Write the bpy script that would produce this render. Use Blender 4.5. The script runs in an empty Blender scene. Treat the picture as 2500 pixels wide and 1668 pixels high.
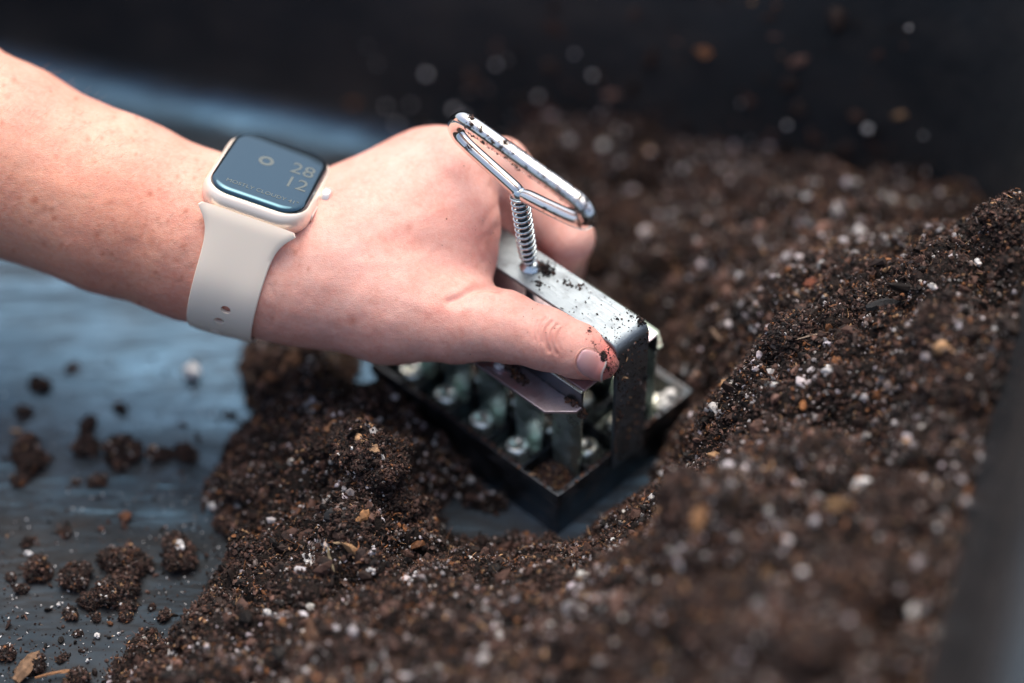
import bpy, math, random
import numpy as np
from mathutils import Vector, Matrix
random.seed(7); RNG = np.random.default_rng(7)
S = bpy.context.scene
COL = S.collection
R_ = math.radians
# ------------------------------------------------------------------ camera
PITCH = R_(45); FOC = 0.89; FPX = 85 / 36 * 1024
TGT = np.array([0, 0, .075])
CD = np.array([0, math.cos(PITCH), -math.sin(PITCH)]); CR = np.array([1., 0, 0]); CU = np.array([0, math.sin(PITCH), math.cos(PITCH)])
CAM = TGT - CD * FOC
cd = bpy.data.cameras.new('camera'); cam = bpy.data.objects.new('camera', cd); COL.objects.link(cam)
cam.location = CAM; cam.rotation_euler = (R_(90) - PITCH, 0, 0)
cd.lens = 85; cd.sensor_width = 36; cd.clip_start = .01; cd.clip_end = 200
cd.dof.use_dof = True; cd.dof.focus_distance = .884; cd.dof.aperture_fstop = 1.8; cd.dof.aperture_blades = 0
S.camera = cam
# ------------------------------------------------------------------ light
SUN_EL, SUN_AZ = R_(70), R_(2)      # azimuth from +Y towards +X
w = bpy.data.worlds.new('World'); S.world = w; w.use_nodes = True
nt = w.node_tree; bg = nt.nodes['Background']
sky = nt.nodes.new('ShaderNodeTexSky'); sky.sky_type = 'NISHITA'; sky.sun_disc = False
sky.sun_elevation = SUN_EL; sky.sun_rotation = SUN_AZ; sky.air_density = 1.0; sky.dust_density = 6.0; sky.ozone_density = .3
nt.links.new(sky.outputs[0], bg.inputs[0]); bg.inputs[1].default_value = .15
sl = bpy.data.lights.new('sun', 'SUN'); sl.energy = 1.35; sl.angle = R_(62); sl.color = (1, .92, .82)
so = bpy.data.objects.new('sun', sl); COL.objects.link(so)
sd = Vector((math.sin(SUN_AZ) * math.cos(SUN_EL), math.cos(SUN_AZ) * math.cos(SUN_EL), math.sin(SUN_EL)))
so.rotation_euler = sd.to_track_quat('Z', 'Y').to_euler(); so.location = sd * 3
S.view_settings.view_transform = 'Standard'; S.view_settings.look = 'None'
S.view_settings.exposure = 0.68; S.view_settings.gamma = 1.0
import time as _t; _T0 = _t.time()
def tick(n): pass
S.cycles.max_bounces = 8; S.cycles.use_denoising = True

# ------------------------------------------------------------------ helpers
def Pc(px, py, Z):
    """millimetres in the axes right / up / towards the viewer, origin at the point of focus"""
    D = 890. - Z
    return np.array([(px - 512) * D / FPX, (341.5 - py) * D / FPX, Z])
def c2w(P):
    P = np.asarray(P, float) / 1000
    return TGT + P[..., 0:1] * CR + P[..., 1:2] * CU - P[..., 2:3] * CD
def hit_floor(px, py, dz=0.):
    z = 0.
    for _ in range(12): p = hit(px, py, z + dz); z = float(floor_z(p[0] * 1000, p[1] * 1000)) / 1000
    return p
def hit(px, py, z):
    r = CD + CR * (px - 512) / FPX + CU * (341.5 - py) / FPX
    return CAM + r * (z - CAM[2]) / r[2]
def link(name, me, mat=None, parent=None, **kw):
    o = bpy.data.objects.new(name, me); COL.objects.link(o)
    if mat is not None and me is not None and not me.materials: me.materials.append(mat)
    if parent is not None: o.parent = parent
    for k, v in kw.items(): o[k] = v
    return o
def mesh(name, V, F, smooth=True, colors=None, attrs=None):
    """V (n,3), F (m,k) array or list"""
    me = bpy.data.meshes.new(name)
    V = np.asarray(V, np.float32)
    if isinstance(F, np.ndarray):
        k = F.shape[1]; m = len(F)
        me.vertices.add(len(V)); me.vertices.foreach_set('co', V.ravel())
        me.loops.add(m * k); me.loops.foreach_set('vertex_index', F.astype(np.int32).ravel())
        me.polygons.add(m); me.polygons.foreach_set('loop_start', np.arange(0, m * k, k, dtype=np.int32))
        me.polygons.foreach_set('loop_total', np.full(m, k, np.int32))
        me.update(calc_edges=True)
    else:
        me.from_pydata([tuple(v) for v in V], [], F); me.update()
    if colors is not None:
        a = me.color_attributes.new('tint', 'FLOAT_COLOR', 'POINT')
        c = np.ones((len(V), 4), np.float32); c[:, :3] = colors; a.data.foreach_set('color', c.ravel())
    for k, v in (attrs or {}).items():
        a = me.attributes.new(k, 'FLOAT', 'POINT'); a.data.foreach_set('value', np.asarray(v, np.float32))
    me.polygons.foreach_set('use_smooth', np.full(len(me.polygons), smooth, bool))
    return me
class N:
    """little node-material helper"""
    def __init__(s, name, **kw):
        s.m = bpy.data.materials.new(name); s.m.use_nodes = True; s.t = s.m.node_tree
        s.b = s.t.nodes['Principled BSDF']
        for k, v in kw.items(): s.set(k, v)
    def set(s, k, v):
        i = s.b.inputs[k.replace('_', ' ')]
        if hasattr(v, 'is_output') or isinstance(v, bpy.types.NodeSocket): s.t.links.new(v, i)
        else: i.default_value = (*v, 1) if isinstance(v, tuple) and len(v) == 3 and i.type == 'RGBA' else v
    def n(s, typ, **kw):
        x = s.t.nodes.new(typ)
        for k, v in kw.items():
            if k in x.inputs.keys() or k.replace('_', ' ') in x.inputs.keys():
                i = x.inputs[k] if k in x.inputs.keys() else x.inputs[k.replace('_', ' ')]
                if isinstance(v, bpy.types.NodeSocket): s.t.links.new(v, i)
                else: i.default_value = v
            else: setattr(x, k, v)
        return x
    def co(s, scale=(1, 1, 1), rot=(0, 0, 0)):
        tc = s.n('ShaderNodeTexCoord'); mp = s.n('ShaderNodeMapping'); mp.inputs['Scale'].default_value = scale; mp.inputs['Rotation'].default_value = rot
        s.t.links.new(tc.outputs['Object'], mp.inputs['Vector']); return mp.outputs[0]
    def noise(s, scale, vec=None, detail=4, rough=.55):
        x = s.n('ShaderNodeTexNoise', Scale=scale, Detail=detail, Roughness=rough)
        s.t.links.new(vec if vec is not None else s.co(), x.inputs['Vector']); return x.outputs['Fac']
    def ramp(s, fac, stops):
        x = s.n('ShaderNodeValToRGB'); e = x.color_ramp.elements
        while len(e) < len(stops): e.new(.5)
        for i, (p, c) in enumerate(stops):
            e[i].position = p; e[i].color = (*c, 1) if isinstance(c, tuple) else (c, c, c, 1)
        s.t.links.new(fac, x.inputs[0]); return x.outputs[0]
    def mix(s, f, a, b, mode='MIX'):
        x = s.n('ShaderNodeMix', data_type='RGBA', blend_type=mode)
        for k, v in ((0, f), (6, a), (7, b)):
            if isinstance(v, bpy.types.NodeSocket): s.t.links.new(v, x.inputs[k])
            else: x.inputs[k].default_value = (*v, 1) if isinstance(v, tuple) else v
        return x.outputs[2]
    def bump(s, h, strength, dist, normal=None):
        x = s.n('ShaderNodeBump', Strength=strength, Distance=dist); s.t.links.new(h, x.inputs['Height'])
        if normal is not None: s.t.links.new(normal, x.inputs['Normal'])
        s.t.links.new(x.outputs[0], s.b.inputs['Normal']); return x.outputs[0]
    def attr(s, name, out='Fac'):
        return s.n('ShaderNodeAttribute', attribute_name=name).outputs[out]
    def math(s, op, a, b=0.):
        x = s.n('ShaderNodeMath', operation=op)
        for i, v in enumerate((a, b)):
            if isinstance(v, bpy.types.NodeSocket): s.t.links.new(v, x.inputs[i])
            else: x.inputs[i].default_value = v
        return x.outputs[0]

# ------------------------------------------------------------------ materials
def mat_plastic():
    m = N('black_tub_plastic', Roughness=.3, Specular_IOR_Level=.62, IOR=1.58, Specular_Tint=(.27, .61, 1.0, 1))
    bc = m.ramp(m.noise(9, detail=5), [(.3, (.018, .0195, .021)), (.7, (.030, .032, .034))])
    m.set('Base_Color', m.mix(m.ramp(m.noise(13, m.co((1, 1, 1.6)), detail=8, rough=.7), [(.45, 0.), (.75, .55)]), bc, (.075, .066, .060)))
    r = m.noise(22, m.co((1, 2, 1), (0, 0, R_(17))), detail=6)
    m.set('Roughness', m.ramp(r, [(.3, .24), (.7, .44)]))
    f = m.noise(90, m.co((.8, 2.2, 1), (0, 0, R_(-4))), detail=7, rough=.7)
    g = m.noise(11, m.co((.8, 2.4, 1), (0, 0, R_(-4))), detail=4, rough=.6)
    n1 = m.bump(f, .25, .0005); m.bump(g, .8, .005, n1)
    film = m.ramp(m.noise(26, m.co((.8, 1.7, 1), (0, 0, R_(-6))), detail=9, rough=.72), [(.36, .45), (.54, 1.)])
    # a shallow film of water stands on the back part of the floor; its edge runs across, the front is dry
    sep = m.n('ShaderNodeSeparateXYZ'); m.t.links.new(m.n('ShaderNodeTexCoord').outputs['Object'], sep.inputs[0])
    edge = m.math('ADD', m.math('ADD', sep.outputs['Y'], m.math('MULTIPLY', sep.outputs['X'], .12)), m.math('MULTIPLY', m.math('SUBTRACT', m.noise(24, detail=6, rough=.6), .5), .05))
    wet = m.n('ShaderNodeMapRange'); m.t.links.new(edge, wet.inputs[0]); wet.inputs[1].default_value = -.046; wet.inputs[2].default_value = -.034
    zz = m.n('ShaderNodeMapRange'); m.t.links.new(sep.outputs['Z'], zz.inputs[0]); zz.inputs[1].default_value = .013; zz.inputs[2].default_value = .004
    wf = m.math('MULTIPLY', wet.outputs[0], zz.outputs[0])
    m.set('Specular_IOR_Level', m.mix(wf, (.11, .11, .11), film))
    m.t.links.new(m.ramp(r, [(.3, .24), (.7, .44)]), m.b.inputs['Roughness'])
    return m.m
def mat_tint(name, rough, spec=.4, bump=900, bd=.0004, bs=.7, sss=0):
    m = N(name, Roughness=rough, Specular_IOR_Level=spec)
    c0 = m.attr('tint', 'Color'); c = m.mix(1., c0, m.ramp(m.noise(75, detail=3), [(.32, .5), (.66, 1.5)]), 'MULTIPLY') if name == 'soil_crumb' else c0; v = m.ramp(m.noise(bump * .6, detail=3), [(.3, .6), (.7, 1.35)])
    m.set('Base_Color', m.mix(1., c, v, 'MULTIPLY')); m.bump(m.noise(bump, detail=5, rough=.7), bs, bd)
    return m.m
def mat_terrain():
    m = N('potting_soil_bed', Roughness=.85, Specular_IOR_Level=.25)
    a = m.noise(650, detail=6, rough=.75); b = m.noise(70, detail=4)
    c = m.ramp(a, [(.3, (.004, .003, .0028)), (.52, (.012, .008, .0066)), (.66, (.032, .019, .014)), (.8, (.07, .043, .03))])
    m.set('Base_Color', m.mix(m.ramp(b, [(.35, 0.), (.7, .5)]), c, (.007, .005, .0045)))
    m.bump(a, 1., .0016)
    return m.m
def mat_metal(name, col, rough, stretch=None, bs=.15, dirty=0., tint2=None, spec_scale=120):
    m = N(name, Metallic=1., Roughness=rough, Base_Color=col)
    if stretch is not None:
        s = m.noise(spec_scale, m.co(stretch), detail=6, rough=.7)
        m.set('Roughness', m.ramp(s, [(.25, max(.03, rough - .1)), (.75, rough + .16)]))
        m.bump(s, bs, .0003)
    if dirty:
        d = m.ramp(m.noise(95, detail=7, rough=.7), [(.48, 0.), (.66, dirty)])
        m.set('Base_Color', m.mix(d, col, tint2 or (.10, .07, .055)))
        m.set('Metallic', m.ramp(d, [(0., 1.), (1., .3)]))
    return m.m
M_PLASTIC = mat_plastic(); M_TERR = mat_terrain()
M_SOIL = mat_tint('soil_crumb', .72, .35)
M_PERL = mat_tint('perlite', .8, .3, 700, .0005, .8)
M_CHROME = mat_metal('nickel_wire', (.80, .78, .74), .10, (1, 1, 1), .04)
M_ZINC = mat_metal('zinc_spring', (.62, .70, .71), .22, (1, 1, 1), .1)
M_STRAP = mat_metal('brushed_steel', (.25, .295, .325), .38, (.3, 12, 12), 1., .6, (.07, .08, .09))
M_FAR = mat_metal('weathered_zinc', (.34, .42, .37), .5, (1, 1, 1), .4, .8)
M_FRAME = mat_metal('dark_zinc_frame', (.085, .10, .115), .36, (1, 1, 1), .2, .7)
M_PLATE = mat_metal('greenish_zinc_plate', (.78, .92, .83), .30, (1, 1, 1), .25, .6); M_PLATE.node_tree.nodes['Principled BSDF'].inputs['Base Color'].default_value = (.7, .85, .76, 1)
M_FLANGE = mat_metal('tarnished_plate', (.74, .66, .72), .38, (9, .6, 9), .5, .6, (.2, .15, .13))
M_BOLT = N('zinc_bolt', Metallic=.9, Roughness=.2, Base_Color=(.95, .96, .82)).m

# ================================================================== TUB
TA = R_(-17.)
TU = np.array([math.cos(TA), math.sin(TA), 0]); TV = np.array([-math.sin(TA), math.cos(TA), 0])
def tub_uv(x, y): return x * TU[0] + y * TU[1], x * TV[0] + y * TV[1]
def floor_z(x, y):
    """height of the moulded floor in mm"""
    s = -(y + .10 * x) - 27.; sm = 2.0
    r = np.log1p(np.exp(np.clip(s / sm, -30, 30))) * sm
    return .4 + .0 * r 
def rrect(hx0, hx1, hy0, hy1, r, n=10):
    pts = []
    for cx, cy, a0 in ((hx1 - r, hy1 - r, 0), (hx0 + r, hy1 - r, 90), (hx0 + r, hy0 + r, 180), (hx1 - r, hy0 + r, 270)):
        for i in range(n + 1):
            a = R_(a0 + 90 * i / n); pts.append((cx + r * math.cos(a), cy + r * math.sin(a)))
    return np.array(pts)
def build_tub():
    U0, U1, V0, V1 = -.50, .158, -.42, .178
    prof = [(-.036, 0.)]
    for i in range(0, 9):
        a = R_(80 * i / 8); prof.append((-.022 + .024 * math.sin(a), .024 * (1 - math.cos(a)) * .62 ))
    zt = prof[-1][1]; o0 = prof[-1][0]
    for z in (.03, .06, .09, .12, .150, .165): prof.append((o0 + (z - zt) * .15 + max(0, z - .09) * .12, z))
    def loft(prof, name, base=None):
        rings = []
        for off, z in prof:
            p = rrect(U0 - off, U1 + off, V0 - off, V1 + off, .05 + off, 10)
            rings.append(np.array([TU * a + TV * b for a, b in p]) + [0, 0, z])
        n = len(rings[0]); V = np.concatenate(rings); F = []
        for k in range(len(rings) - 1):
            for i in range(n):
                j = (i + 1) % n; F.append((k * n + i, k * n + j, (k + 1) * n + j, (k + 1) * n + i))
        return V, F, n
    # inner surface, plus outer skin for thickness
    oT = prof[-1][0]
    xs = np.arange(-560, 240, 5.); ys = np.arange(-480, 330, 5.); X, Y = np.meshgrid(xs, ys); u, v = tub_uv(X, Y)
    Z = floor_z(X, Y); nx = len(xs); idx = np.arange(X.size).reshape(X.shape); q = np.stack([idx[:-1, :-1], idx[:-1, 1:], idx[1:, 1:], idx[1:, :-1]], -1).reshape(-1, 4)
    ok = ((u > -478) & (u < 150) & (v > -400) & (v < 170)).ravel(); q = q[ok[q].all(1)]
    fl = np.stack([X.ravel(), Y.ravel(), Z.ravel()], -1) / 1000
    full = prof + [(oT + .004, .165), (oT - .022 + .006, .0), (oT - .024, -.004)]
    V, F, n = loft(full, 'tub')
    last = (len(full) - 1) * n; F.append(tuple(range(last, last + n))); F.append(tuple(range(n))[::-1])
    me = mesh('mixing_tub', V, F); me.materials.append(M_PLASTIC)
    o = link('mixing_tub', me, label='large black plastic mixing tub holding the potting soil', category='tub')
    rim = [(oT - .001, .163), (oT + .001, .169), (oT + .006, .172), (oT + .018, .172), (oT + .022, .168), (oT + .022, .155), (oT + .019, .155), (oT + .018, .165), (oT + .003, .165)]
    V, F, n = loft(rim + [rim[0]], 'rim')
    link('rim', mesh('rim', V, F), M_PLASTIC, o)
    link('tub_floor', mesh('tub_floor', fl, q), M_PLASTIC, o)
    # ribs moulded in the outside corner of the wall: low vertical ribs on the inner back wall
    return o
TUB = build_tub()
gm = N('packed_ground', Roughness=.9, Specular_IOR_Level=.2); gm.set('Base_Color', gm.ramp(gm.noise(3, detail=8), [(.3, (.06, .055, .05)), (.7, (.12, .11, .10))])); gm.bump(gm.noise(40, detail=6), .4, .004)
link('ground', mesh('ground', [(-30, -30, -.0045), (30, -30, -.0045), (30, 30, -.0045), (-30, 30, -.0045)], [(0, 1, 2, 3)], False), gm.m, kind='structure')

# ================================================================== SOIL BLOCK MAKER (frame of axes)
BA = R_(-44); BC = np.array([.0070, .0315, 0.])
E1 = np.array([math.cos(BA), math.sin(BA), 0]); E2 = np.array([-math.sin(BA), math.cos(BA), 0])
def Lb(x, y, z): return BC + E1 * x / 1000 + E2 * y / 1000 + np.array([0, 0, z / 1000])

# ================================================================== SOIL
def hsh(ix, iy, k):
    h = (ix.astype(np.int64) * 374761393 + iy.astype(np.int64) * 668265263 + k * 1442695041) & 0x7fffffff
    h = ((h ^ (h >> 13)) * 1274126177) & 0x7fffffff
    return ((h ^ (h >> 16)) & 0xffffff) / float(0xffffff)
def worley(x, y, s, k=0):
    gx = x / s; gy = y / s; ix = np.floor(gx); iy = np.floor(gy); best = np.zeros_like(x)
    for dx in (-1, 0, 1):
        for dy in (-1, 0, 1):
            cx = ix + dx; cy = iy + dy
            px = cx + hsh(cx, cy, k); py = cy + hsh(cx, cy, k + 1); r = .45 + .45 * hsh(cx, cy, k + 2)
            d2 = ((gx - px) ** 2 + (gy - py) ** 2) / r ** 2
            best = np.maximum(best, np.sqrt(np.maximum(0, 1 - d2)) * r)
    return best
def vnoise(x, y, s, k=0):
    gx = x / s; gy = y / s; ix = np.floor(gx); iy = np.floor(gy); fx = gx - ix; fy = gy - iy
    fx = fx * fx * (3 - 2 * fx); fy = fy * fy * (3 - 2 * fy)
    a = hsh(ix, iy, k); b = hsh(ix + 1, iy, k); c = hsh(ix, iy + 1, k); d = hsh(ix + 1, iy + 1, k)
    return (a * (1 - fx) + b * fx) * (1 - fy) + (c * (1 - fx) + d * fx) * fy - .5
CP = [ # (image x, image y, height in mm): where the surface of the heap was read off
 (231,370,-3),(228,410,-3),(204,430,-3),(206,470,-3),(196,500,-3),(208,530,-3),(232,565,-3),(180,620,-4),(105,655,-3),(95,683,-3),
 (150,400,-14),(100,470,-14),(60,560,-14),(30,640,-12),(0,683,-12),(20,380,-14),(250,338,-3),(150,560,-14),(100,610,-12),
 (262,400,12),(290,400,22),(300,450,26),(250,450,10),(345,428,44),(360,438,46),(388,452,44),(402,482,28),(418,498,14),(330,480,28),(285,500,18),(245,500,10),
 (300,350,15),(330,370,25),(370,390,22),(395,420,16),(420,450,12),(440,480,9),(405,400,14),
 (340,522,30),(400,516,24),(432,530,12),(425,550,24),(480,556,17),(555,556,14),(590,550,24),(300,560,22),(250,590,14),(240,560,8),
 (450,506,-6),(485,505,-7),(520,530,-7),(470,535,-5),(540,538,-5),(600,528,10),(640,500,10),(662,470,10),
 (200,640,14),(140,660,8),(250,683,26),(300,640,28),(400,620,40),(400,683,50),(520,610,44),(520,683,56),(620,580,58),(620,683,72),
 (650,530,52),(690,500,84),(760,520,92),(800,600,98),(800,683,100),(900,683,94),(900,600,94),(850,520,88),
 (698,450,42),(712,415,52),(690,420,20),(735,370,62),(760,345,68),(828,340,77),(700,345,34),(680,370,12),(676,330,16),(720,310,42),
 (800,300,70),(870,300,82),(940,285,96),(1015,214,110),(1010,300,104),(940,335,104),(960,420,96),(850,430,76),(900,480,90),
 (640,280,24),(700,250,38),(770,240,42),(760,180,36),(840,180,40),(900,215,48),(980,240,66),(920,185,40),(985,180,40),
 (700,170,26),(640,180,22),(600,210,16),(840,165,30),(520,240,8),(480,160,-4),(520,110,-6),
 (440,200,-12),(400,120,-14),(300,100,-14),(360,300,-4),(440,340,-2),(280,200,-14),(450,60,-14),
]
CP += [(650,92,36),(720,84,40),(800,108,36),(880,138,34),(600,106,32),(950,164,42),(560,132,28),(590,540,14),(622,508,8),(440,450,17),(470,472,14),(492,490,7),(420,428,18),(400,405,20),(460,495,2)]
def cp_pt(a, b, c):
    if a < 330:
        p = hit_floor(a, b, c / 1000.); return np.array([p[0] * 1000, p[1] * 1000, p[2] * 1000])
    return np.append(hit(a, b, c / 1000.)[:2] * 1000, c)
cpw = np.array([cp_pt(*q) for q in CP])
extra = [(*(Lb(x, y, 0)[:2] * 1000), -9) for x in (-50, -25, 0, 25, 50) for y in (-34, 0, 34)]
cpw = np.concatenate([cpw, extra])
def tpsU(r2): return np.where(r2 > 0, r2 * np.log(np.maximum(r2, 1e-9)) * .5, 0)
def tps_fit(P, z, lam=25.):
    n = len(P); K = tpsU(((P[:, None] - P[None]) ** 2).sum(-1)) + lam * np.eye(n)
    Q = np.c_[np.ones(n), P]; A = np.block([[K, Q], [Q.T, np.zeros((3, 3))]])
    return np.linalg.solve(A, np.r_[z, 0, 0, 0])
TW = tps_fit(cpw[:, :2], cpw[:, 2])
def base_h(x, y):
    sh = x.shape; x = x.ravel(); y = y.ravel(); out = TW[-3] + TW[-2] * x + TW[-1] * y
    for i in range(len(cpw)): out = out + TW[i] * tpsU((x - cpw[i, 0]) ** 2 + (y - cpw[i, 1]) ** 2)
    # keep the pit round the tool clear
    lx = (x / 1000 - BC[0]) * E1[0] + (y / 1000 - BC[1]) * E1[1]; ly = (x / 1000 - BC[0]) * E2[0] + (y / 1000 - BC[1]) * E2[1]
    dx = np.maximum(np.abs(lx) * 1000 - 54, 0); dy = np.maximum(np.abs(ly) * 1000 - 39, 0); d = np.hypot(dx, dy)
    cl = np.where(lx * 1000 > 38, np.where(ly * 1000 > -18, 9., 4.), 10.) + 0 * d; out = np.where(d < 60, np.minimum(out, cl + d * 2.0), out)
    u = (x * TU[0] + y * TU[1]); v = (x * TV[0] + y * TV[1])
    return np.minimum(out, 125).reshape(sh)
def soil_h(x, y):
    b = base_h(x, y)
    wx = x + 3 * vnoise(x, y, 9, 50); wy = y + 3 * vnoise(x, y, 9, 60)
    n = 10.5 * worley(wx, wy, 21, 1) + 7.0 * worley(wx, wy, 9.5, 11) + 1.9 * worley(x, y, 3.6, 21) + 4.0 * vnoise(x, y, 16, 31) + 1.2 * vnoise(x, y, 3, 41)
    k = np.clip((b + 8) / 12, 0, 1); n = n + np.clip((b - 45) / 30, 0, 1) * (9 * worley(wx, wy, 30, 71) - 3)
    return b - 8.0 + n * (.55 + .45 * k)
def tub_uv(x, y): return x * TU[0] + y * TU[1], x * TV[0] + y * TV[1]
GX0, GY0, GST = -200., -262., .7
_gx = np.arange(GX0, 240, GST); _gy = np.arange(GY0, 245, GST); _GX, _GY = np.meshgrid(_gx, _gy)
HG = soil_h(_GX, _GY)
def soil_h(x, y):
    gx = np.clip((np.asarray(x) - GX0) / GST, 0, len(_gx) - 2.001); gy = np.clip((np.asarray(y) - GY0) / GST, 0, len(_gy) - 2.001)
    i = gx.astype(int); j = gy.astype(int); fx = gx - i; fy = gy - j
    return (HG[j, i] * (1 - fx) + HG[j, i + 1] * fx) * (1 - fy) + (HG[j + 1, i] * (1 - fx) + HG[j + 1, i + 1] * fx) * fy
tick('soil grid')
def build_soil():
    st = .85
    xs = np.arange(-190, 232, st); ys = np.arange(-250, 236, st)
    X, Y = np.meshgrid(xs, ys); H = soil_h(X, Y)
    U, Vv = tub_uv(X, Y)
    lim = 158 + 4 + np.clip(H, 0, 150) * .15; limv = 178 + 4 + np.clip(H, 0, 150) * .15
    FZ = floor_z(X, Y); keepv = (H > FZ - 1.4) & (U < lim) & (Vv < limv)
    H = np.maximum(H, FZ - 1.2)
    ny, nx = X.shape; idx = np.arange(nx * ny).reshape(ny, nx)
    q = np.stack([idx[:-1, :-1], idx[:-1, 1:], idx[1:, 1:], idx[1:, :-1]], -1).reshape(-1, 4)
    kv = keepv.ravel(); f = q[kv[q].all(1)]
    used = np.unique(f); mp = -np.ones(nx * ny, int); mp[used] = np.arange(len(used))
    V = np.stack([X.ravel(), Y.ravel(), H.ravel()], -1)[used] / 1000
    me = mesh('potting_soil', V, mp[f]); me.materials.append(M_TERR)
    link('potting_soil', me, kind='stuff', label='dark moist potting soil heaped in the black tub', category='soil')
build_soil(); tick('build_soil')

def ico(sub=0):
    import bmesh
    bm = bmesh.new(); bmesh.ops.create_icosphere(bm, subdivisions=max(1, sub), radius=1)
    V = np.array([v.co[:] for v in bm.verts]); F = np.array([[v.index for v in f.verts] for f in bm.faces]); bm.free(); return V, F
ICO1 = ico(1); ICO2 = ico(2); ICO3 = ico(3)
OCT = (np.array([(1, 0, 0), (-1, 0, 0), (0, 1, 0), (0, -1, 0), (0, 0, 1), (0, 0, -1.)]), np.array([(0, 2, 4), (2, 1, 4), (1, 3, 4), (3, 0, 4), (2, 0, 5), (1, 2, 5), (3, 1, 5), (0, 3, 5)]))
def rotmats(n):
    q = RNG.normal(size=(n, 4)); q /= np.linalg.norm(q, axis=1, keepdims=True); a, b, c, d = q.T
    return np.stack([np.stack([1 - 2 * (c * c + d * d), 2 * (b * c - a * d), 2 * (b * d + a * c)], -1), np.stack([2 * (b * c + a * d), 1 - 2 * (b * b + d * d), 2 * (c * d - a * b)], -1), np.stack([2 * (b * d - a * c), 2 * (c * d + a * b), 1 - 2 * (b * b + c * c)], -1)], 1)
def bits(P, r, base, cols, jitter=.3, stretch=.45):
    """many small irregular solids: P (n,3), r (n,), merged vertices/faces/colours"""
    n = len(P); bv, bf = base; m = len(bv)
    s = np.exp(RNG.normal(0, stretch, (n, 1, 3))) ; s /= np.cbrt(s.prod(-1, keepdims=True))
    v = bv[None] * (1 + RNG.uniform(-jitter, jitter, (n, m, 1))) * s
    v = np.einsum('nij,nmj->nmi', rotmats(n), v) * r[:, None, None] + P[:, None]
    F = (bf[None] + (np.arange(n) * m)[:, None, None]).reshape(-1, 3)
    return v.reshape(-1, 3), F, np.repeat(cols, m, 0)
def fibres(P, L, wd, cols, up=.3, seg=3):
    """curved thin three-sided strips"""
    n = len(P); d = RNG.normal(size=(n, 3)); d[:, 2] *= up; d /= np.linalg.norm(d, axis=1, keepdims=True)
    c = RNG.normal(size=(n, 3)) * .6
    s = np.cross(d, RNG.normal(size=(n, 3))); s /= np.linalg.norm(s, axis=1, keepdims=True); t = np.cross(d, s)
    rows = []
    for i in range(seg + 1):
        u = i / seg - .5; ctr = P + d * (L * u)[:, None] + c * (L * u * u)[:, None]; ww = wd * (1 - 1.1 * abs(u))
        for k in range(3):
            a = k * 2.094; rows.append(ctr + (s * math.cos(a) * 1.0 + t * math.sin(a) * .5) * ww[:, None])
    V = np.stack(rows, 1).reshape(-1, 3); nv = 3 * (seg + 1); f = []
    for i in range(seg):
        for k in range(3):
            a, b = i * 3 + k, i * 3 + (k + 1) % 3; f += [(a, b, b + 3), (a, b + 3, a + 3)]
    f = np.array(f); F = (f[None] + (np.arange(n) * nv)[:, None, None]).reshape(-1, 3)
    return V, F, np.repeat(cols, nv, 0)
PAL = np.array([(.0055, .0036, .0032), (.020, .0106, .0082), (.050, .0248, .0182), (.105, .058, .045), (.17, .070, .028), (.30, .18, .095), (.15, .12, .11)])
def pal(n, p=(.26, .34, .22, .10, .022, .014, .03)):
    c = PAL[RNG.choice(7, n, p=np.array(p) / sum(p))]; return c * RNG.uniform(.7, 1.3, (n, 1))
def join(parts):
    V, F, C = [], [], []; o = 0
    for v, f, c in parts: V.append(v); F.append(f + o); C.append(c); o += len(v)
    return np.concatenate(V), np.concatenate(F), np.concatenate(C)
def sample_soil(n, lift=(0, 1.5), focus=.5):
    """random spots over the heap, denser where slopes are steep"""
    out = []; tot = 0
    while tot < n:
        x = RNG.uniform(-170, 225, n * 2); y = RNG.uniform(-215, 225, n * 2)
        h = soil_h(x, y); e = 1.2
        gx = (soil_h(x + e, y) - h) / e; gy = (soil_h(x, y + e) - h) / e
        u, v = tub_uv(x, y); area = np.sqrt(1 + gx ** 2 + gy ** 2)
        # only where the picture could see it
        w = np.stack([x, y, h], -1) / 1000 - CAM; D = w @ CD; sx = (w @ CR) / D * FPX; sy = (w @ CU) / D * FPX
        ok = (h > floor_z(x, y) + .2) & (u < 160 + .15 * h) & (v < 180 + .15 * h) & (RNG.uniform(size=len(x)) < area / 3.2) & (abs(sx) < 560) & (abs(sy) < 385)
        nx, ny, nz = -gx / area, -gy / area, 1 / area; l = RNG.uniform(*lift, len(x))
        p = np.stack([x + nx * l, y + ny * l, h + nz * l], -1)[ok]; out.append(p); tot += len(p)
    return np.concatenate(out)[:n] / 1000
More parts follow.
